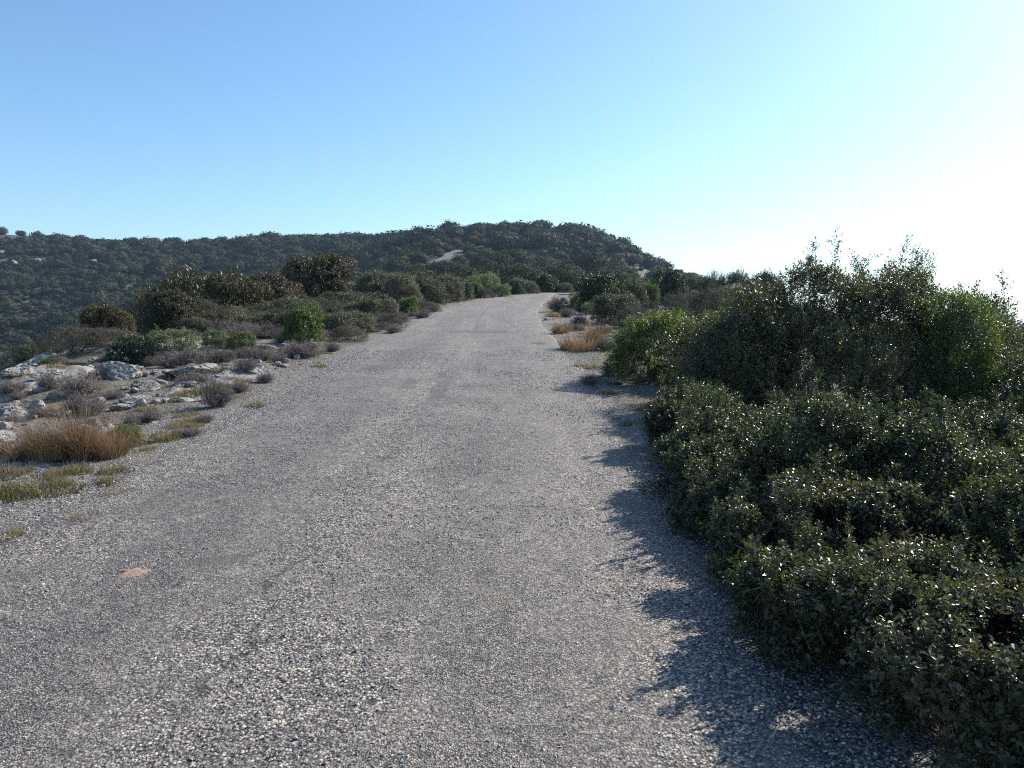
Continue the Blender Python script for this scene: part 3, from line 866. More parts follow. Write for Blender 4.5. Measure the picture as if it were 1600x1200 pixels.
# left of the road
for kd, px, py, h, w, lb in [
    ('oak', 497, 478, 84, 118, 'tallest rounded evergreen oak left of the road, reddish green'),
    ('oak', 428, 492, 66, 110, 'evergreen oak just left of the tallest one, a little lower'),
    ('oak', 365, 498, 72, 105, 'evergreen oak in the middle of the clump left of the road'),
    ('oak', 312, 503, 86, 66, 'evergreen oak with a narrow reddish top above the valley'),
    ('oak', 278, 517, 66, 96, 'dark low evergreen oak at the left end of the clump, over the valley'),
    ('oak', 348, 520, 36, 80, 'small rounded oak in front of the middle of the dark clump'),
]:
    shrub_px(kd, px, py, h, w, lb, TR, cat='tree')
for kd, px, py, h, w, lb in [
    ('twig', 110, 556, 46, 110, 'dark brownish thorny bush at the valley edge, far left'),
    ('twig', 180, 548, 34, 90, 'brownish bush behind the dark green shrub at the valley edge'),
    ('dark', 208, 571, 44, 72, 'dark green shrub behind the big white boulder'),
    ('grey', 266, 568, 50, 92, 'pale grey green shrub between the white boulder and the slab of rock'),
    ('grey', 338, 550, 34, 48, 'small grey green shrub, left one of the two beside each other behind the rock slab'),
    ('grey', 379, 555, 36, 50, 'small yellowish green shrub, right one of the two behind the rock slab'),
    ('green', 474, 538, 54, 66, 'bright green round shrub standing alone in front of the oaks'),
    ('dark', 50, 594, 24, 62, 'low dark green shrub on the rocks left of the white boulder'),
    ('green', 78, 592, 24, 34, 'low yellow green shrub on the rocks left of the white boulder'),
    ('dark', 112, 588, 18, 50, 'low green shrub touching the left side of the white boulder'),
    ('olive', 400, 512, 26, 90, 'low olive shrub at the foot of the oaks, behind the grey heather'),
    ('olive', 440, 500, 34, 90, 'olive shrub at the foot of the tallest oak on its left'),
    ('olive', 520, 523, 34, 80, 'low olive scrub bush right of the lone bright green shrub'),
    ('olive', 555, 520, 32, 70, 'low olive scrub bush nearest the road before the lone bright green shrub'),
    ('twig', 545, 535, 26, 66, 'reddish brown low bush at the road edge right of the bright green shrub'),
    ('olive', 590, 503, 36, 80, 'low olive scrub bush halfway up the left road edge'),
    ('green', 637, 493, 26, 34, 'small green shrub at the left road edge in front of the grey thicket'),
    ('olive', 540, 492, 36, 90, 'greyish shrub right of the tallest oak'),
    ('olive', 590, 478, 50, 84, 'tall greyish olive shrub, left end of the thicket beside the road'),
    ('olive', 628, 480, 48, 70, 'tall greyish olive shrub in the thicket beside the road'),
    ('olive', 664, 477, 46, 66, 'tall greyish olive shrub in the middle of the thicket beside the road'),
    ('olive', 698, 473, 40, 60, 'greyish olive shrub at the right end of the thicket beside the road'),
    ('olive', 725, 470, 28, 36, 'low shrub where the thicket ends before the road crest'),
    ('twig', 612, 512, 22, 60, 'brown low bush at the left road edge'),
    ('twig', 670, 488, 16, 44, 'small brown heather bush under the thicket at the road edge'),
    ('green', 745, 466, 22, 30, 'small green shrub left of the road just before the crest'),
    ('twig', 760, 466, 14, 30, 'small reddish brown bush left of the road just before the crest'),
    ('grey', 782, 464, 18, 34, 'small pale green shrub at the crest left of the road'),
    ('dark', 805, 461, 22, 34, 'small dark shrub at the crest above the left road edge'),
    ('olive', 828, 460, 18, 34, 'small olive shrub in the middle of the view above the crest'),
    ('dark', 852, 457, 26, 42, 'dark rounded shrub right above the end of the road'),
    ('yellow', 853, 446, 14, 14, 'small yellowish shrub above the end of the road'),
    ('olive', 880, 457, 14, 30, 'low olive shrub at the right end of the road crest'),
    # right of the road
    ('grey', 903, 483, 24, 30, 'small blue green shrub at the right verge in front of the dark one'),
    ('grey', 922, 492, 18, 30, 'lower blue green shrub at the right verge in front of the dark one'),
    ('dark', 942, 488, 56, 90, 'large dark green shrub right of the road crest'),
    ('olive', 985, 487, 46, 60, 'grey olive shrub to the right of the large dark green shrub'),
    ('green', 1013, 482, 34, 30, 'small rounded green shrub in the scrub right of the road'),
    ('dark', 1045, 478, 50, 62, 'dark shrub in front of the foot of the hill'),
    ('olive', 1082, 474, 38, 50, 'olive shrub at the foot of the hill where it meets the sky'),
    ('olive', 1112, 478, 46, 54, 'olive shrub on the skyline at the foot of the hill'),
    ('olive', 1150, 480, 50, 60, 'olive shrub on the skyline left of the tallest bush'),
    ('dark', 1195, 478, 46, 60, 'dark shrub on the skyline touching the tallest bush'),
    ('twig', 1040, 530, 64, 90, 'grey brown twiggy shrub behind the bright green bush'),
    ('twig', 1110, 525, 66, 100, 'grey brown twiggy shrub between the bright green bush and the tallest bush'),
    ('twig', 985, 515, 34, 60, 'grey brown twiggy shrub behind the brown grass'),
    ('olive', 1075, 505, 44, 70, 'olive scrub bush behind the grey brown twiggy shrubs'),
    ('olive', 1140, 505, 52, 80, 'olive scrub bush beyond the twiggy shrubs, left of the tallest bush'),
]:
    shrub_px(kd, px, py, h, w, lb)

# ------------------------------------------------------------------ scrub that fills the ridge between them
placed = [(o.location.x, o.location.y) for o in bpy.data.objects if o.get('category')]
def scatter(n, region, kinds, label, group, hr, tries=6000, gap=1.1):
    got = []
    rg = random.Random(sum(map(ord, group)))
    for _ in range(tries):
        if len(got) >= n: break
        x, y = rg.uniform(region[0], region[1]), rg.uniform(region[2], region[3])
        if abs(x / y) > .78: continue
        if float(road_dist(np.array([x]), np.array([y]))[0]) < 3.6 + .02 * y: continue
        if min(((x - a) ** 2 + (y - b) ** 2 for a, b in got + placed), default=99) < gap ** 2: continue
        h = rg.uniform(*hr); kd = rg.choice(kinds)
        w = h * rg.uniform(.75, 1.1)
        m = rg.choice(K[kd])
        plant('scrub_bush', m, (x, y, hz(x, y) - .05), label, 'bush', group, rg.uniform(0, 6.28), (w, w, h))
        got.append((x, y))
    placed.extend(got)
scatter(26, (-26, -9.3, 18, 46), ['oak', 'olive', 'twig', 'dark'], 'low scrub bush on the slope falling to the valley behind the oaks', 'scrub on the valley slope', (.6, 1.1))
scatter(34, (-8.5, -4.0, 19.5, 37), ['olive', 'olive', 'dark', 'twig'], 'low dark scrub filling the ground between the bigger shrubs left of the road', 'low scrub between the left shrubs', (.38, .75), gap=.75)
scatter(34, (-22, -4.2, 34, 60), ['olive', 'olive', 'dark', 'grey'], 'olive scrub bush in the belt left of the road below the hill', 'scrub left of the road before the crest', (.8, 1.5))
scatter(50, (3.4, 26, 14, 60), ['olive', 'olive', 'dark', 'twig', 'oak'], 'scrub bush in the belt right of the road behind the bright green bush', 'scrub right of the road', (.7, 1.25))
scatter(16, (5.6, 13, 9.6, 16), ['olive', 'dark', 'twig'], 'scrub bush on the slope behind the tallest bush on the right', 'scrub behind the tallest bush', (.5, .75), gap=.9)
scatter(70, (-45, 45, 64, 120), ['olive', 'olive', 'dark', 'oak', 'grey'], 'scrub bush on the saddle between the road crest and the hill', 'scrub on the saddle beyond the crest', (1.0, 2.0), gap=2.0)

# ------------------------------------------------------------------ trees of the hill and of the far valley side
def ico(sub):
    import bmesh
    bm = bmesh.new(); bmesh.ops.create_icosphere(bm, subdivisions=sub, radius=1.0)
    V = np.array([v.co[:] for v in bm.verts]); T = np.array([[v.index for v in f.verts] for f in bm.faces]); bm.free()
    return V, T
def crown_arrays(seed, sub, nleaf, lsz):
    """an uneven evergreen crown about 1 across its half width: twiggy inner mass and outer sprays of leaves"""
    rg = rng_of(seed)
    V, T = ico(sub)
    d = unit(V)
    s = 1 + .38 * fbm(d[:, 0] * 2.1 + seed, d[:, 1] * 2.1, d[:, 2] * 2.1, seed, 3)
    C = d * s[:, None] * .66
    C[:, 2] = C[:, 2] * .66 + .52
    T4 = np.concatenate([T, T[:, 2:3]], 1)       # a triangle as a quad with a doubled corner is avoided below
    P = unit(rg.normal(0, 1, (nleaf, 3)))
    s2 = 1 + .38 * fbm(P[:, 0] * 2.1 + seed, P[:, 1] * 2.1, P[:, 2] * 2.1, seed, 3)
    Q = P * (s2 * rg.uniform(.62, 1.08, nleaf))[:, None] * .88
    Q[:, 2] = Q[:, 2] * .66 + .52
    a = unit(np.cross(P, rg.normal(0, 1, P.shape))); b = unit(np.cross(P, a) + .6 * P * rg.uniform(-1, 1, (nleaf, 1)))
    L = lsz * rg.uniform(.5, 1.2, (nleaf, 1))
    t = np.stack([Q - a * L, Q + b * L, Q + a * L * .8 + P * L * .5], 1).reshape(-1, 3)
    VV = np.concatenate([C, t]); TT = np.concatenate([T, np.arange(len(t)).reshape(-1, 3) + len(C)])
    var = np.concatenate([np.full(len(C), .25) + rg.random(len(C)) * .15, np.repeat(rg.random(nleaf), 3)])
    keep = VV[:, 2] > -0.2
    return VV, TT, var

NEAR_T = [crown_arrays(300 + k, 2, 3000, .075) for k in range(7)]
crown_me = [mesh_np('crown', v, t, M['hill'], {'var': a}) for v, t, a in NEAR_T]
tv, tq = tubes([((0, 0, -.4), (.05, .02, .35), .09, .07), ((.05, .02, .3), (-.2, .1, .7), .05, .03), ((.05, .02, .3), (.25, -.1, .7), .05, .03)], 6)
trunk_me = mesh_np('trunk', tv, tq, M['bark'])

def hill_tree(x, y, s, hs, label, group, rot):
    e = link('evergreen_oak', None, None, (x, y, hz(x, y) - .1))
    e.rotation_euler = (0, 0, rot); e.scale = (s, s, s * hs)
    tag(e, label, 'tree', group)
    link('crown', crown_me[RG.randrange(len(crown_me))], e)
    link('trunk', trunk_me, e)
    return e

def xy(px, r):
    a = math.atan((px - 800) / F)
    return math.sin(a) * r, math.cos(a) * r
SKY = [
    (10, 590, 3.6, 'round oak on the skyline of the far ridge at the left edge of the photo'),
    (42, 592, 2.6, 'second oak from the left edge on the far ridge skyline'),
    (110, 600, 3.2, 'oak standing clear on the far ridge where it first dips'),
    (150, 600, 2.2, 'small low oak on the far ridge in the left dip'),
    (166, 598, 2.6, 'left oak of the close pair on the far ridge skyline left of the gap'),
    (178, 600, 2.6, 'right oak of the close pair on the far ridge skyline left of the gap'),
    (215, 590, 3.6, 'broad oak right of the bare gap in the far ridge'),
    (232, 588, 2.6, 'small oak right beside the broad one on the far ridge'),
    (249, 582, 3.4, 'left one of two round oaks standing clear on the far ridge'),
    (264, 580, 2.0, 'low oak between two round ones on the far ridge'),
    (280, 575, 3.7, 'right one of two round oaks standing clear on the far ridge'),
    (311, 545, 2.4, 'oak at the start of the wooded part of the far ridge'),
]
for px, r, s, lb in SKY:
    hill_tree(*xy(px, np.interp(px, [110, 210, 320], [590, 522, 516])), s * 1.15 * (1.2 if px < 60 else 1), .95, lb, 'oaks on the skyline of the far ridge', RG.uniform(0, 6))
TOP = [
    (661, 352, 3.6, 'round dark oak at the left shoulder of the hilltop'),
    (690, 350, 2.8, 'oak on the hilltop over the far piece of road'),
    (703, 352, 3.4, 'bushy oak on the hilltop right of the far piece of road'),
    (722, 352, 3.0, 'low oak on the hilltop between the shoulder and the summit'),
    (752, 350, 4.0, 'broad flat oak left of the summit'),
    (768, 350, 3.6, 'oak at the summit with a pointed crown'),
    (793, 350, 3.8, 'wide low oak right on the summit'),
    (806, 350, 3.0, 'oak on the right part of the summit'),
    (846, 350, 4.6, 'big dome shaped oak right of the summit'),
    (893, 352, 4.6, 'dome shaped oak where the hill starts to fall to the right'),
    (912, 352, 3.8, 'oak on the falling right skyline of the hill, below the dome'),
]
for px, r, s, lb in TOP:
    hill_tree(*xy(px, r), s * 1.35, .85, lb, 'oaks on the hilltop', RG.uniform(0, 6))

def clearing(x, y):
    rd = road_dist(x, y)
    m = (rd < 5.5) & (y < 262)
    m |= (rd < 2.5)
    m |= (np.abs(x + 21) < 4.5) & (y > 216) & (y < 250)                     # open ground before the far piece of road
    m |= ((x + 12) / 5.2) ** 2 + ((y - 242) / 16.0) ** 2 < 1                # outcrop
    m |= (np.abs(x + 14) < 14) & (np.abs(y - 322) < 7)
    m |= (np.abs(x - 2) < 9) & (np.abs(y - 275) < 4)
    return m

def spread_pts(n, rmin, rmax, a0, a1, seed, gap, pw=.5):
    rg = rng_of(seed)
    az = np.arctan((rg.uniform(a0, a1, n * 3) - 800) / F)
    r = (rg.random(n * 3) * (rmax ** 2 - rmin ** 2) + rmin ** 2) ** .5
    x, y = np.sin(az) * r, np.cos(az) * r
    ok = ~clearing(x, y)
    x, y = x[ok], y[ok]
    cell = {}
    out = []
    for a, b in zip(x, y):
        g = gap
        ci, cj = int(a // g), int(b // g)
        if any((a - u) ** 2 + (b - v) ** 2 < g * g for i in (-1, 0, 1) for j in (-1, 0, 1) for u, v in cell.get((ci + i, cj + j), ())):
            continue
        cell.setdefault((ci, cj), []).append((a, b)); out.append((a, b))
        if len(out) >= n: break
    return np.array(out)

hp = spread_pts(1900, 105, 372, 540, 1130, 7, 4.3)
r_ = np.hypot(hp[:, 0], hp[:, 1])
order = np.argsort(r_)
hp = hp[order]
near_h, rest_h = hp[:255], hp[255:]
for (x, y) in near_h:
    s = RG.uniform(1.6, 4.2) * (1 - .35 * float(smooth(930, 1000, 800 + F * x / y)))
    hill_tree(x, y, s * (.7 + .7 * float(np.clip(.5 + fbm(np.array([x / 14]), np.array([y / 14]), 0, 67, 3)[0], 0, 1))), RG.uniform(.65, 1.15), 'dark evergreen oak among the many on the lower face of the hill', 'oaks covering the face of the hill', RG.uniform(0, 6))

FAR_T = [crown_arrays(330 + k, 2, 260, .17) for k in range(8)]
def wood(name, pts, smin, smax, label, seed):
    rg = rng_of(seed)
    Vs, Ts, As, base = [], [], [], 0
    z = height(pts[:, 0], pts[:, 1])
    big = .80 + .9 * np.clip(.5 + 1.3 * fbm(pts[:, 0] / 14, pts[:, 1] / 14, 0, 67, 3), 0, 1)
    pick = rg.integers(0, len(FAR_T), len(pts))
    for ti, (v, t, a) in enumerate(FAR_T):
        idx = np.where(pick == ti)[0]
        k = len(idx)
        if k == 0: continue
        an = rg.uniform(0, 6.28, k); s = smin + (smax - smin) * rg.random(k) ** 2.2
        s = s * big[idx]
        if name == 'hill_woodland': s = s * (1 - .35 * smooth(930, 1000, 800 + F * pts[idx, 0] / pts[idx, 1]))
        c, sn = np.cos(an), np.sin(an)
        X = (c[:, None] * v[None, :, 0] - sn[:, None] * v[None, :, 1]) * s[:, None] + pts[idx, 0][:, None]
        Y = (sn[:, None] * v[None, :, 0] + c[:, None] * v[None, :, 1]) * s[:, None] + pts[idx, 1][:, None]
        Z = v[None, :, 2] * s[:, None] * rg.uniform(.75, 1.1, k)[:, None] + z[idx][:, None] - .2
        Vs.append(np.stack([X, Y, Z], -1).reshape(-1, 3))
        Ts.append((t[None] + (np.arange(k) * len(v))[:, None, None] + base).reshape(-1, 3))
        tone = rg.random(k) * .95
        As.append((np.tile(a, k) * .45 + np.repeat(tone, len(v)))); base += k * len(v)
    me = mesh_np(name, np.concatenate(Vs), np.concatenate(Ts), M['hill'], {'var': np.concatenate(As)})
    tag(link(name, me), label, 'woodland', kind='stuff')
wood('hill_woodland', rest_h, 1.9, 3.9, 'dark evergreen oak wood covering the upper hill', 1)
vp = spread_pts(8200, 90, 590, -120, 610, 8, 3.0)
nv = fbm(vp[:, 0] / 22, vp[:, 1] / 22, 0, 63, 3)
vp = vp[(nv < .30) | (np.hypot(vp[:, 0], vp[:, 1]) < 470)]
vpx = 800 + F * vp[:, 0] / vp[:, 1]
vp = vp[~((vpx > 90) & (vpx < 320) & (np.hypot(vp[:, 0], vp[:, 1]) > np.interp(vpx, [90, 200, 320], [575, 520, 500])))]
vp = vp[~((np.hypot(vp[:, 0], vp[:, 1]) > 560) & (vp[:, 0] > -380))]
wood('valley_woodland', vp, 1.6, 3.5, 'dense evergreen oak wood on the far side of the valley', 2)
rp = spread_pts(1500, 1180, 1560, 1180, 1750, 9, 9.0)
wood('distant_woodland', rp, 6.0, 9.0, 'hazy blue woodland on the far ridge at the right', 3)

# ------------------------------------------------------------------ rocks
def rock_mesh(seed, sub=4, flat=.55, sharp=.5):
    V, T = ico(sub)
    d = unit(V)
    rg = rng_of(seed)
    # chipped block: planes cut from a ball
    s = np.ones(len(d)) * 1.15
    for k in range(13):
        n = unit(rg.normal(0, 1, 3)); n[2] *= .8; n = unit(n)
        h = rg.uniform(.52, .92)
        dot = d @ n
        s = np.where(dot > 1e-3, np.minimum(s, h / np.maximum(dot, 1e-3)), s)
    P = d * s[:, None]
    n1 = fbm(P[:, 0] * 1.8, P[:, 1] * 1.8, P[:, 2] * 1.8, seed, 4)
    n2 = 1 - np.abs(fbm(P[:, 0] * 3.5, P[:, 1] * 3.5, P[:, 2] * 3.5, seed + 5, 3)) * 2
    P = P * (1 + .09 * n1 - .14 * smooth(.75, 1.0, n2) * sharp + .05 * fbm(P[:, 0] * 9, P[:, 1] * 9, P[:, 2] * 9, seed + 8, 3))[:, None]
    P[:, 2] *= flat
    return mesh_np('rock', P, T, M['rock'], None, False)
ROCKS = [rock_mesh(400 + k, 5 if k < 4 else 4, .62) for k in range(8)]
SLABS = [rock_mesh(420 + k, 5, .28, 1.0) for k in range(4)]

def rock_px(px, py, wpx, hpx, label, group=None, slab=False, name='limestone_rock', sink=.35, idx=None, yaw=None):
    x, y, d = at(px, py)
    w = wpx * d / F / 2; h = hpx * d / F * (.68 if slab else .85)
    me = (SLABS if slab else ROCKS)
    me = me[(idx if idx is not None else RG.randrange(len(me))) % len(me)]
    y2 = y + w * .55; x2 = x * y2 / y
    o = link(name, me, None, (x2, y2, hz(x2, y2) + h * .2))
    zs = (h / (1.0 if not slab else .55)) * (1 + sink)
    o.scale = (w, w * (.8 if not slab else .9), zs if not slab else zs * 1.5)
    o.rotation_euler = (RG.uniform(-.12, .12), RG.uniform(-.12, .12), yaw if yaw is not None else RG.uniform(0, 6.28))
    tag(o, label, 'rock', group)
    return o
rock_px(181, 600, 66, 32, 'biggest white limestone boulder on the rocky ledge left of the road', idx=1, yaw=.4)
rock_px(226, 592, 20, 12, 'small grey rock right beside the biggest boulder')
rock_px(305, 596, 92, 20, 'long flat white limestone slab in front of the grey green shrub', slab=True, idx=0)
rock_px(352, 583, 34, 15, 'pitted white rock at the right end of the flat slab', slab=False, idx=3)
rock_px(232, 612, 46, 18, 'low lumpy limestone rock right of and below the biggest boulder', slab=True)
rock_px(305, 548, 36, 14, 'pale rock behind the two small grey green shrubs')
rock_px(30, 605, 46, 14, 'low rounded outcrop at the far left behind the grey heather', slab=True)
rock_px(76, 605, 60, 18, 'pale outcrop left of the biggest boulder', slab=True)
rock_px(60, 636, 34, 13, 'grey rock on the ledge near the left edge', idx=2)
rock_px(18, 648, 58, 20, 'pale jagged limestone slab at the left edge above the brown grass', slab=True, idx=2)
rock_px(32, 656, 22, 14, 'bluish grey rock in front of the pale jagged slab')
rock_px(86, 624, 30, 15, 'dark pitted rock left of the grey heather on the ledge')
rock_px(5, 690, 40, 22, 'white slab cut by the left edge of the photo beside the brown grass', slab=True)
rock_px(120, 662, 24, 12, 'grey stone just behind the brown grass clump')
rock_px(145, 656, 22, 10, 'pale flat stone behind the top of the brown grass clump')
rock_px(208, 628, 46, 12, 'broken pale slab in the middle of the ledge', slab=True)
rock_px(185, 640, 36, 10, 'lower broken slab in the middle of the ledge', slab=True)
rock_px(260, 628, 14, 8, 'white stone right of the broken slabs')
rock_px(248, 620, 12, 6, 'flat white stone above the white one right of the broken slabs')
rock_px(413, 556, 10, 10, 'small white stone at the end of the row of shrubs left of the road')
rock_px(449, 541, 12, 10, 'small pale stone left of the lone bright green shrub')
rock_px(447, 574, 14, 7, 'flat white stone at the left road edge below the green shrub')
rock_px(225, 690, 14, 6, 'white flat stone at the foot of the small green plant by the brown grass')
rock_px(210, 735, 7, 7, 'small upright white chip on the verge in front of the brown grass')
rock_px(130, 748, 6, 6, 'small white chip between the grass tufts')
rock_px(1, 789, 9, 9, 'white pebble at the left edge of the photo on the gravel')
rock_px(900, 652, 6, 4, 'small dark stone lying on the road')
rock_px(1462, 1190, 12, 9, 'white stone in the shade at the foot of the nearest bush')
rock_px(1361, 1153, 10, 7, 'small white stone in the shade at the road edge near the nearest bush')
rock_px(860, 500, 22, 5, 'flat white slab at the right verge beyond the brown grass', slab=True)
rock_px(896, 492, 22, 7, 'pale stones ledge beside the blue green shrub', slab=True)
rock_px(958, 601, 28, 8, 'flat pale slab in the right verge among the low grey shrubs', slab=True)
# rock faces on the far valley side
for px, py, w, h, lb in [(24, 418, 9, 14, 'pale cliff block on the far valley side, leftmost and tallest'), (45, 397, 12, 6, 'pale rock on the far valley side above the tall block'),
                         (131, 411, 10, 11, 'pale rock face in the middle of the far valley side'), (62, 411, 8, 6, 'small pale rock between the two rock faces of the far valley side'),
                         (6, 398, 9, 5, 'pale rock at the left edge on the far valley side'), (150, 412, 7, 5, 'small pale rock just right of the middle rock face')]:
    p = at(px, py)
    d = p[2]
    o = link('rock_face', ROCKS[RG.randrange(4)], None, (p[0], p[1] - 1.0, hz(p[0], p[1]) + .9))
    o.scale = (w * d / F * .5, 2.5, h * d / F * 1.0); tag(o, lb, 'rock', 'rock faces on the far valley side')

# stones strewn on the ledge
def stones(n, label, group, seed, sz, fn):
    rg = random.Random(seed); k = 0
    for _ in range(n * 60):
        if k >= n: break
        x, y = fn(rg)
        if abs(x / y) > .72 or float(road_dist(np.array([x]), np.array([y]))[0]) < 2.5: continue
        s = rg.uniform(*sz) * (0.6 + .05 * y)
        o = link('limestone_stone', ROCKS[rg.randrange(4, 8)], None, (x, y, hz(x, y) + s * .15))
        o.scale = (s, s * rg.uniform(.5, .9), s * rg.uniform(.5, 1.0)); o.rotation_euler = (rg.uniform(-.3, .3), rg.uniform(-.3, .3), rg.uniform(0, 6))
        tag(o, label, 'stone', group); k += 1
stones(290, 'loose white limestone stone on the rocky ledge left of the road', 'loose stones on the ledge', 11, (.025, .11), lambda g: (g.uniform(-8.6, -3.9), g.uniform(6, 17)))
stones(45, 'small white stone lying on the gravel verge along the left road edge', 'small stones on the left verge', 12, (.012, .035), lambda g: (g.uniform(-4.3, -3.0), g.uniform(3.6, 15)))
stones(30, 'small pale stone in the grassy verge right of the road', 'small stones on the right verge', 13, (.02, .06), lambda g: (g.uniform(1.4, 3.2), g.uniform(8.5, 26)))

# loose chippings: one mass
def gravel():
    rg = rng_of(77)
    n = 60000
    y = 2.3 + rg.random(n) ** 1.5 * 13.7
    side = rg.random(n)
    x = np.where(side < .35, rg.uniform(-5.2, -2.7, n), np.where(side < .5, rg.uniform(.9, 2.2, n), rg.uniform(-3.2, 1.2, n)))
    ok = (np.abs(x / y) < .75) & (fbm(x * 1.7, y * 1.2, 0, 99, 3) > np.where(side < .5, -.5, -.12))
    x, y = x[ok], y[ok]; n = len(x)
    z = base_h(x, y) + .006
    out = road_dist(x, y) > 2.25
    z = np.where(out, height(x, y) + .003, z)
    V0 = np.array([(1, 0, 0), (-.9, .1, 0), (0, 1, .1), (.1, -1, 0), (.1, .1, .8), (0, 0, -.6)], float)
    T0 = np.array([(0, 2, 4), (2, 1, 4), (1, 3, 4), (3, 0, 4), (2, 0, 5), (1, 2, 5), (3, 1, 5), (0, 3, 5)])
    V = V0[None] * (1 + rg.uniform(-.35, .35, (n, 6, 3)))
    V = V * (rg.uniform(.0035, .0085, n) * (1 + .05 * y))[:, None, None] * np.stack([np.ones(n), rg.uniform(.5, 1, n), rg.uniform(.4, .9, n)], -1)[:, None, :]
    V = np.einsum('nij,nvj->nvi', frames(unit(np.array([0, 0, 1.0]) + rg.normal(0, .35, (n, 3))), rg), V)
    V += np.stack([x, y, z], -1)[:, None]
    T = (T0[None] + (np.arange(n) * 6)[:, None, None]).reshape(-1, 3)
    me = mesh_np('gravel', V.reshape(-1, 3), T, M['chip'], {'var': np.repeat(rg.random(n), 6)})
    tag(link('gravel', me), 'loose grey and white stone chippings on the road and its verges', 'gravel', kind='stuff')
gravel()

# ------------------------------------------------------------------ grasses, tufts and heather
def blades(seed, n, R, H, w, lean=.5, curve=.5, segs=3, mat='tuft', name='grass_blades', fan=1.0, cx=1.0, tuss=.7):
    rg = rng_of(seed)
    a = rg.uniform(0, 6.28, n); rr = R * np.sqrt(rg.random(n))
    root = np.stack([np.cos(a) * rr * cx, np.sin(a) * rr, -.02 + 0 * a], -1)
    out = np.stack([np.cos(a), np.sin(a), 0 * a], -1)
    dirh = unit(out * (rr / R)[:, None] * fan + rg.normal(0, lean, (n, 3)) * [1, 1, 0] + 1e-4)
    L = H * rg.uniform(.35, 1.1, n) * (1 - .3 * (rr / R) ** 2)
    L = L * np.clip(.80 + tuss * fbm(root[:, 0] / R * 2.4 + seed, root[:, 1] / R * 2.4, 0, seed, 2), .15, 1.3)
    tilt = lean * rg.uniform(.1, 1.0, n) + .25 * rr / R * fan
    side = unit(np.cross(dirh, [0, 0, 1.0]) + rg.normal(0, .4, (n, 3)))
    V = np.zeros((n, (segs + 1) * 2, 3))
    for s in range(segs + 1):
        t = s / segs
        ang = tilt * (0.5 + curve * t * 1.5)
        p = root + (dirh * np.sin(ang)[:, None] + np.array([0, 0, 1.0]) * np.cos(ang)[:, None]) * (L * t)[:, None]
        ww = w * (1 - .85 * t)
        V[:, s * 2] = p - side * ww / 2; V[:, s * 2 + 1] = p + side * ww / 2
    q0 = np.array([(2 * s, 2 * s + 1, 2 * s + 3, 2 * s + 2) for s in range(segs)])
    Q = (q0[None] + (np.arange(n) * (segs + 1) * 2)[:, None, None]).reshape(-1, 4)
    return mesh_np(name, V.reshape(-1, 3), Q, M[mat], {'var': np.repeat(rg.random(n), (segs + 1) * 2)})

def heather_mesh(seed, n=130, mat='thyme'):
    """dry cushion shrub: forked thin stems with tiny leaves, unit radius and height"""
    rg = rng_of(seed); segs = []
    P, D = [], []
    for k in range(n):
        d = unit(np.array([rg.normal(0, .75), rg.normal(0, .75), rg.uniform(.35, 1.1)]))
        L = rg.uniform(.6, 1.0)
        p = np.array([rg.normal(0, .18), rg.normal(0, .18), 0])
        for s in range(3):
            q = p + unit(d + rg.normal(0, .18, 3)) * L / 3
            segs.append((p, q, .016 - .004 * s, .012 - .004 * s))
            for _ in range(2 + s):
                e = unit(d + rg.normal(0, .5, 3) + [0, 0, .3]); l2 = L * rg.uniform(.15, .35)
                segs.append((q, q + e * l2, .007, .004))
                P.append(q + e * l2 * .5); D.append(e)
            p = q
    V, Q = tubes(segs, 3)
    T = [make_shoot(rg, 7, .28, .085, .026) for _ in range(4)]
    P, D = np.array(P), np.array(D)
    lv, lq, la = place(T, P, D, rg.uniform(.6, 1.1, len(P)), rg)
    VV = np.concatenate([V, lv]); QQ = np.concatenate([Q, lq + len(V)]); A = np.concatenate([rg.random(len(V)), la])
    VV[:, 2] *= .9
    return mesh_np('stems', VV, QQ, M[mat], {'var': A})
HEATH = [heather_mesh(500 + k) for k in range(4)]
TUFTS = [blades(520 + k, 520, 1.0, .55, .035, .75, .9, 3, 'tuft', cx=1.3) for k in range(5)]

def lay(name, me, px, py, wpx, hpx, label, cat, group=None, unit_h=1.0):
    x, y, d = at(px, py)
    w = wpx * d / F / 2; h = hpx * d / F / unit_h
    y2 = y + w * .4; x2 = x * y2 / y
    o = link(name, me, None, (x2, y2, hz(x2, y2)))
    o.scale = (w, w * .85, h); o.rotation_euler = (0, 0, RG.uniform(0, 6.28) if cat != 'grass' else RG.uniform(-.3, .3))
    return tag(o, label, cat, group)

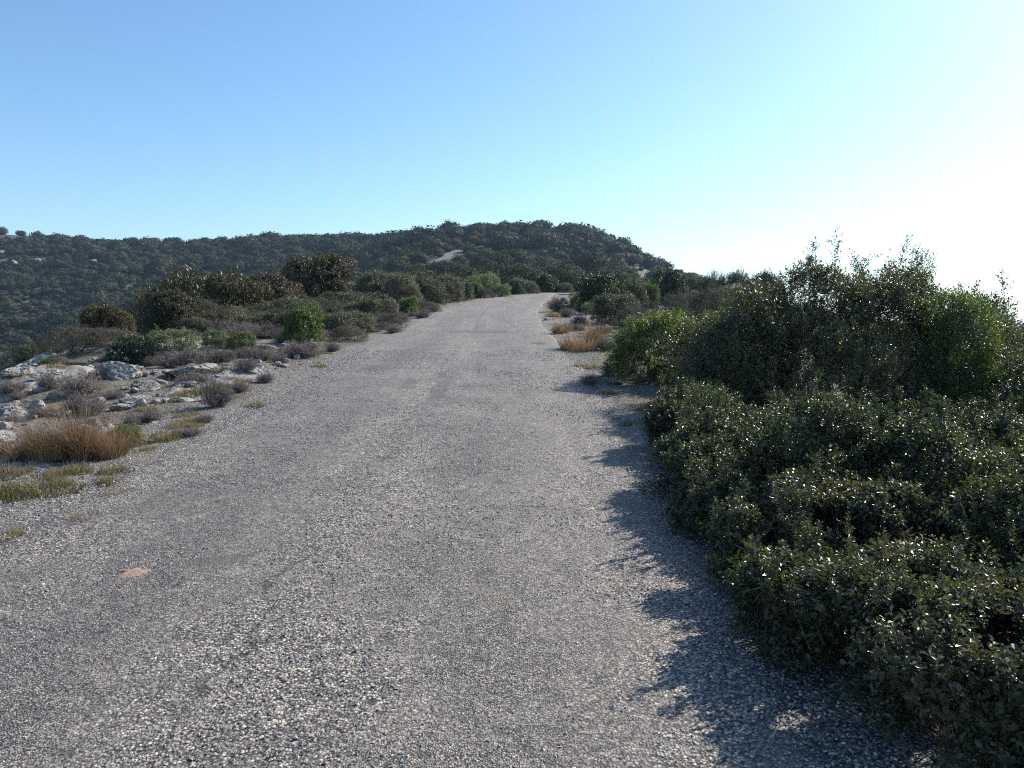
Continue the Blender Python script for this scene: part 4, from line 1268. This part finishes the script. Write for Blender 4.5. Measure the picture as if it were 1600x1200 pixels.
for px, py, w, h, lb in [
    (60, 775, 100, 22, 'wide green brown grass tuft below the brown clump at the left edge'), (18, 745, 50, 18, 'grass tuft at the left edge just under the brown clump'),
    (10, 782, 60, 22, 'greenish grass tuft at the left edge, the lowest of the matted group'), (100, 742, 44, 16, 'tuft directly below the middle of the brown clump'),
    (125, 740, 44, 14, 'tuft below the right part of the brown clump'), (86, 750, 30, 12, 'small dark tuft between the two wide matted ones'),
    (178, 740, 40, 13, 'tuft on the gravel below the right end of the brown clump'), (166, 755, 40, 14, 'middle tuft of three on the gravel right of the matted grass'),
    (180, 775, 44, 15, 'lowest yellowish tuft of the three on the gravel'), (98, 762, 34, 14, 'tuft at the right end of the matted group'),
    (124, 814, 48, 17, 'lone yellowish tuft on the open gravel at the left'), (16, 838, 44, 13, 'dark green tuft at the left edge, lowest on the gravel'),
    (82, 842, 34, 12, 'small tuft right of the dark green one on the gravel'), (8, 890, 20, 9, 'reddish sprig of grass at the left edge beside the road'),
    (150, 822, 30, 6, 'flat brownish tuft right below the lone yellowish one'),
    (400, 635, 34, 11, 'yellow green tuft at the left road edge below the heather'), (285, 626, 34, 13, 'green tuft beside the white stones on the ledge'),
    (230, 643, 34, 9, 'flat green tuft on the ledge right of the brown clump'), (290, 650, 30, 9, 'small tuft between heather and road, near the ledge'),
    (276, 668, 36, 12, 'tuft on the bare soil right of the small green plant'), (258, 690, 40, 10, 'small grey tuft at the edge of the gravel right of the brown clump'),
    (230, 703, 26, 8, 'dark flat tuft right of the brown clump on the verge'), (46, 678, 30, 11, 'green tuft on the ledge behind the brown clump'),
    (345, 610, 60, 8, 'mossy green patch of grass behind the dark heather cushion'), (300, 618, 50, 8, 'mossy green patch left of the dark heather cushion'),
    (845, 538, 24, 5, 'flat green tuft on the right part of the road edge'), (1010, 0, 0, 0, ''),
    (905, 572, 30, 7, 'low tuft at the right road edge in front of the brown grass'), (885, 548, 26, 7, 'green tuft left of the brown grass on the right'),
    (870, 515, 20, 8, 'brown tuft at the right road edge above the flat one'), (862, 495, 22, 10, 'tuft at the right road edge before the crest'),
    (948, 614, 22, 10, 'small dark tuft on the pale verge right of the road'), (978, 662, 22, 9, 'small brown tuft beside the tip of the kermes hedge'),
    (925, 575, 24, 7, 'olive tuft left of the small brown grass clump'), (920, 590, 26, 7, 'reddish tuft above the grey cushion on the right verge'),
    (1220, 1040, 40, 14, 'pale grass sprig at the shaded right road edge'), (300, 1150, 44, 3, 'thin flat weed growing in the road at the bottom'),
    (592, 577, 30, 2, 'thin dark weeds in the hollow of the road'),
]:
    if w:
        lay('grass_tuft', TUFTS[RG.randrange(5)], px, py, w, h, lb, 'grass tuft', 'grass tufts on the verges', .27)

for px, py, w, h, lb in [
    (126, 622, 66, 36, 'purplish grey heather cushion left of and below the biggest boulder'), (76, 614, 36, 22, 'smaller reddish heather cushion left of the purplish one'),
    (145, 648, 40, 24, 'thin grey cushion shrub behind the brown grass clump'), (338, 637, 50, 36, 'dark grey heather cushion beside the left road edge'),
    (300, 575, 80, 24, 'wide grey heather in front of the pale grey green shrub'), (262, 578, 40, 22, 'grey heather left part before the pale green shrub'),
    (345, 570, 60, 18, 'grey heather above the pitted white rock'), (385, 592, 34, 20, 'grey brown cushion right of the flat slab'),
    (415, 600, 26, 15, 'small grey cushion near the road right of the flat slab'), (385, 560, 44, 16, 'brown grey cushion below the yellowish green shrub'),
    (470, 561, 70, 24, 'wide grey cushion in front of the lone bright green shrub'), (435, 570, 26, 14, 'small brown cushion among stones by the road'),
    (400, 528, 90, 22, 'grey heather band in front of the oaks, left part'), (350, 525, 60, 18, 'grey heather band in front of the oaks, far left part'),
    (445, 535, 40, 20, 'grey heather left of the lone bright green shrub'), (520, 549, 30, 12, 'brown cushion at the road edge below the reddish bush'),
    (295, 682, 46, 12, 'flat grey cushion at the gravel edge right of the small green plant'), (235, 655, 46, 16, 'grey twiggy cushion on the ledge above the small green plant'),
    (205, 660, 30, 14, 'grey cushion between the slabs and the small green plant'), (375, 615, 34, 14, 'greyish cushion just right behind the dark heather'),
    (96, 570, 26, 12, 'brown cushion at the valley edge'), (165, 572, 34, 14, 'dry grey cushion behind the left of the biggest boulder'),
    (60, 650, 30, 14, 'brownish cushion on the ledge between the grey rocks'), (28, 622, 26, 12, 'dry cushion near the left edge of the ledge'),
    (110, 640, 30, 14, 'dry grey cushion right of the grey rock near the left edge'), (180, 622, 40, 10, 'low dry cushion under the biggest boulder'),
    (320, 660, 30, 10, 'small grey cushion at the gravel edge below the dark heather'),
    (660, 497, 30, 10, 'low brown cushion at the left road edge under the thicket'), (615, 520, 34, 12, 'brown cushion at the left road edge half way up'),
    (922, 602, 34, 16, 'grey cushion in the right verge below the brown grass'), (985, 588, 36, 18, 'grey cushion in front of the bright green bush'),
    (950, 588, 28, 12, 'small grey cushion in the right verge'), (1000, 598, 28, 12, 'low grey cushion beside the grey green shrub on the right'),
    (1010, 575, 34, 16, 'brown grey cushion at the foot of the bright green bush'), (945, 492, 30, 12, 'reddish cushion under the large dark green shrub'),
    (905, 505, 30, 12, 'brown cushion at the right verge above the brown grass'), (870, 487, 28, 20, 'brown cushion at the right road edge near the crest'),
    (885, 495, 26, 14, 'reddish cushion beside the blue green shrub'),
]:
    lay('heather_cushion', HEATH[RG.randrange(4)], px, py, w, h, lb, 'shrub', 'grey heather cushions', .85)

# tall dry grass clumps: fine blades with a few pale straws
def dry_clump(px, py, wpx, hpx, label, seed, n=2600, name='dry_grass_clump'):
    x, y, d = at(px, py)
    w = wpx * d / F / 2; h = hpx * d / F
    y2 = y + w * .5; x2 = x * y2 / y
    e = link(name, None, None, (x2, y2, hz(x2, y2)))
    n = int(n * .7)
    tag(e, label, 'grass clump', 'tall dry grass clumps')
    bw = max(.0028, .00055 * d)
    link('grass_blades', blades(seed, n, w * .75, h * 1.15, bw * 1.1, .5, .7, 3, 'dry', fan=.7, tuss=1.3), e)
    link('seed_stalks', blades(seed + 1, 26, w * .7, h * 1.15, bw, .5, .3, 3, 'straw', name='seed_stalks'), e)
dry_clump(40, 722, 70, 54, 'left end of the tall brown grass by the left edge of the photo', 600, 2200)
dry_clump(78, 728, 74, 66, 'brown grass clump left of the tallest one by the left road side', 602)
dry_clump(122, 722, 80, 88, 'tallest brown grass clump left of the road with pale stalks', 604, 3400)
dry_clump(168, 716, 70, 70, 'right end of the tall brown grass beside the small green plant', 606)
dry_clump(4, 715, 30, 30, 'small reddish grass clump cut by the left edge of the photo', 608, 800)
dry_clump(905, 549, 76, 34, 'largest brown grass clump on the right verge', 610, 1500)
dry_clump(875, 521, 32, 24, 'small dark brown grass clump on the right verge above the largest', 612, 900)
dry_clump(930, 540, 36, 40, 'brown grass clump between the largest one and the bright green bush', 614, 1200)
dry_clump(962, 576, 50, 28, 'low brown grass clump under the bright green bush', 616, 1300)
dry_clump(1500, 1185, 130, 90, 'thin straw coloured grass under the nearest bush at the bottom right', 618, 260)
dry_clump(1400, 1130, 100, 90, 'sparse pale stalks leaning out of the nearest bush', 620, 160)
shrub_px('green', 196, 696, 34, 56, 'small bright green plant at the right end of the tall brown grass')

# small tufts strewn over the ledge and verges
def strew(n, me, name, cat, label, group, seed, fn, wr, hr):
    rg = random.Random(seed); k = 0
    for _ in range(n * 60):
        if k >= n: break
        x, y = fn(rg)
        rd = float(road_dist(np.array([x]), np.array([y]))[0])
        if abs(x / y) > .72 or rd < 2.35: continue
        w, h = rg.uniform(*wr), rg.uniform(*hr)
        o = link(name, me[rg.randrange(len(me))], None, (x, y, hz(x, y)))
        o.scale = (w, w, h); o.rotation_euler = (0, 0, rg.uniform(0, 6)); tag(o, label, cat, group); k += 1
strew(70, TUFTS, 'grass_tuft', 'grass tuft', 'small dry tuft scattered among the stones of the ledge left of the road', 'small tufts on the ledge', 31, lambda g: (g.uniform(-9, -3.3), g.uniform(5.5, 22)), (.08, .24), (.12, .3))
strew(60, HEATH, 'heather_cushion', 'shrub', 'small grey cushion scattered among the stones of the ledge left of the road', 'small cushions on the ledge', 32, lambda g: (g.uniform(-9.5, -3.7), g.uniform(7, 30)), (.10, .28), (.08, .24))
strew(60, TUFTS, 'grass_tuft', 'grass tuft', 'small dry tuft scattered along the right verge', 'small tufts on the right verge', 33, lambda g: (g.uniform(1.35, 4.2), g.uniform(8, 45)), (.07, .22), (.08, .22))
strew(30, HEATH, 'heather_cushion', 'shrub', 'small brown grey cushion scattered along the right verge', 'small cushions on the right verge', 34, lambda g: (g.uniform(1.5, 4.0), g.uniform(9, 50)), (.10, .28), (.1, .28))

strew(90, HEATH, 'heather_cushion', 'shrub', 'low brown cushion in the strip between the left road edge and the thicket', 'cushions along the far left road edge', 35, lambda g: (g.uniform(-6.0, -2.9) if g.random() < .8 else g.uniform(-3.2, 0), g.uniform(19, 58)), (.14, .38), (.12, .34))

# the sand coloured patch trodden into the road
def sand_patch():
    x, y, d = at(205, 899)
    rg = rng_of(3); n = 60
    V = [(0, 0, .010)]; 
    for ring, rf in ((0, .5), (1, 1.0)):
        for k in range(n):
            a = 2 * math.pi * k / n
            r = rf * (1 + .7 * float(fbm(math.cos(a) * 2.2, math.sin(a) * 2.2, 0, 17, 3)))
            V.append((math.cos(a) * .082 * r, math.sin(a) * .062 * r, .009 if ring == 0 else .001))
    T = [(0, 1 + k, 1 + (k + 1) % n) for k in range(n)]
    for k in range(n):
        a, b, c, e = 1 + k, 1 + (k + 1) % n, 1 + n + (k + 1) % n, 1 + n + k
        T += [(a, e, c), (a, c, b)]
    m, nt, out = new_mat('sandy_soil')
    geo = N(nt, 'ShaderNodeNewGeometry')
    nz = N(nt, 'ShaderNodeTexNoise', i_Scale=90.0, i_Detail=4.0); nt.links.new(geo.outputs['Position'], nz.inputs['Vector'])
    r = ramp(nt, nz.outputs[0], [(.35, (.20, .13, .09)), (.65, (.36, .25, .18))])
    b = N(nt, 'ShaderNodeBsdfPrincipled'); b.inputs['Roughness'].default_value = .9
    bp = N(nt, 'ShaderNodeBump', i_Strength=.8, i_Distance=.005); nt.links.new(nz.outputs[0], bp.inputs['Height']); nt.links.new(bp.outputs[0], b.inputs['Normal'])
    nt.links.new(r.outputs[0], b.inputs['Base Color']); nt.links.new(b.outputs[0], out.inputs['Surface'])
    o = link('sand_patch', mesh_np('sand_patch', np.array(V), np.array(T), m), None, (x, y, float(base_h(np.array([x]), np.array([y]))[0]) + .006))
    o.rotation_euler = (math.atan(.065), 0, 0)
    tag(o, 'small tan patch of dried sandy mud on the left side of the road', 'mud patch')
sand_patch()

# ------------------------------------------------------------------ the air
def haze():
    lo, hi, S = -150.0, 112.0, 4600.0
    V = [(-S, -S, lo), (S, -S, lo), (S, S, lo), (-S, S, lo), (-S, -S, hi), (S, -S, hi), (S, S, hi), (-S, S, hi)]
    Q = [(0, 3, 2, 1), (4, 5, 6, 7), (0, 1, 5, 4), (1, 2, 6, 5), (2, 3, 7, 6), (3, 0, 4, 7)]
    m, nt, out = new_mat('air')
    v = N(nt, 'ShaderNodeVolumePrincipled')
    v.inputs['Color'].default_value = (0.50, 0.70, 1.0, 1)
    v.inputs['Density'].default_value = 0.00017
    v.inputs['Anisotropy'].default_value = 0.3
    nt.links.new(v.outputs[0], out.inputs['Volume'])
    o = link('haze', mesh_np('haze', np.array(V), np.array(Q), m))
    tag(o, 'thin blue haze over the valley and far hills', 'haze', kind='stuff')
haze()
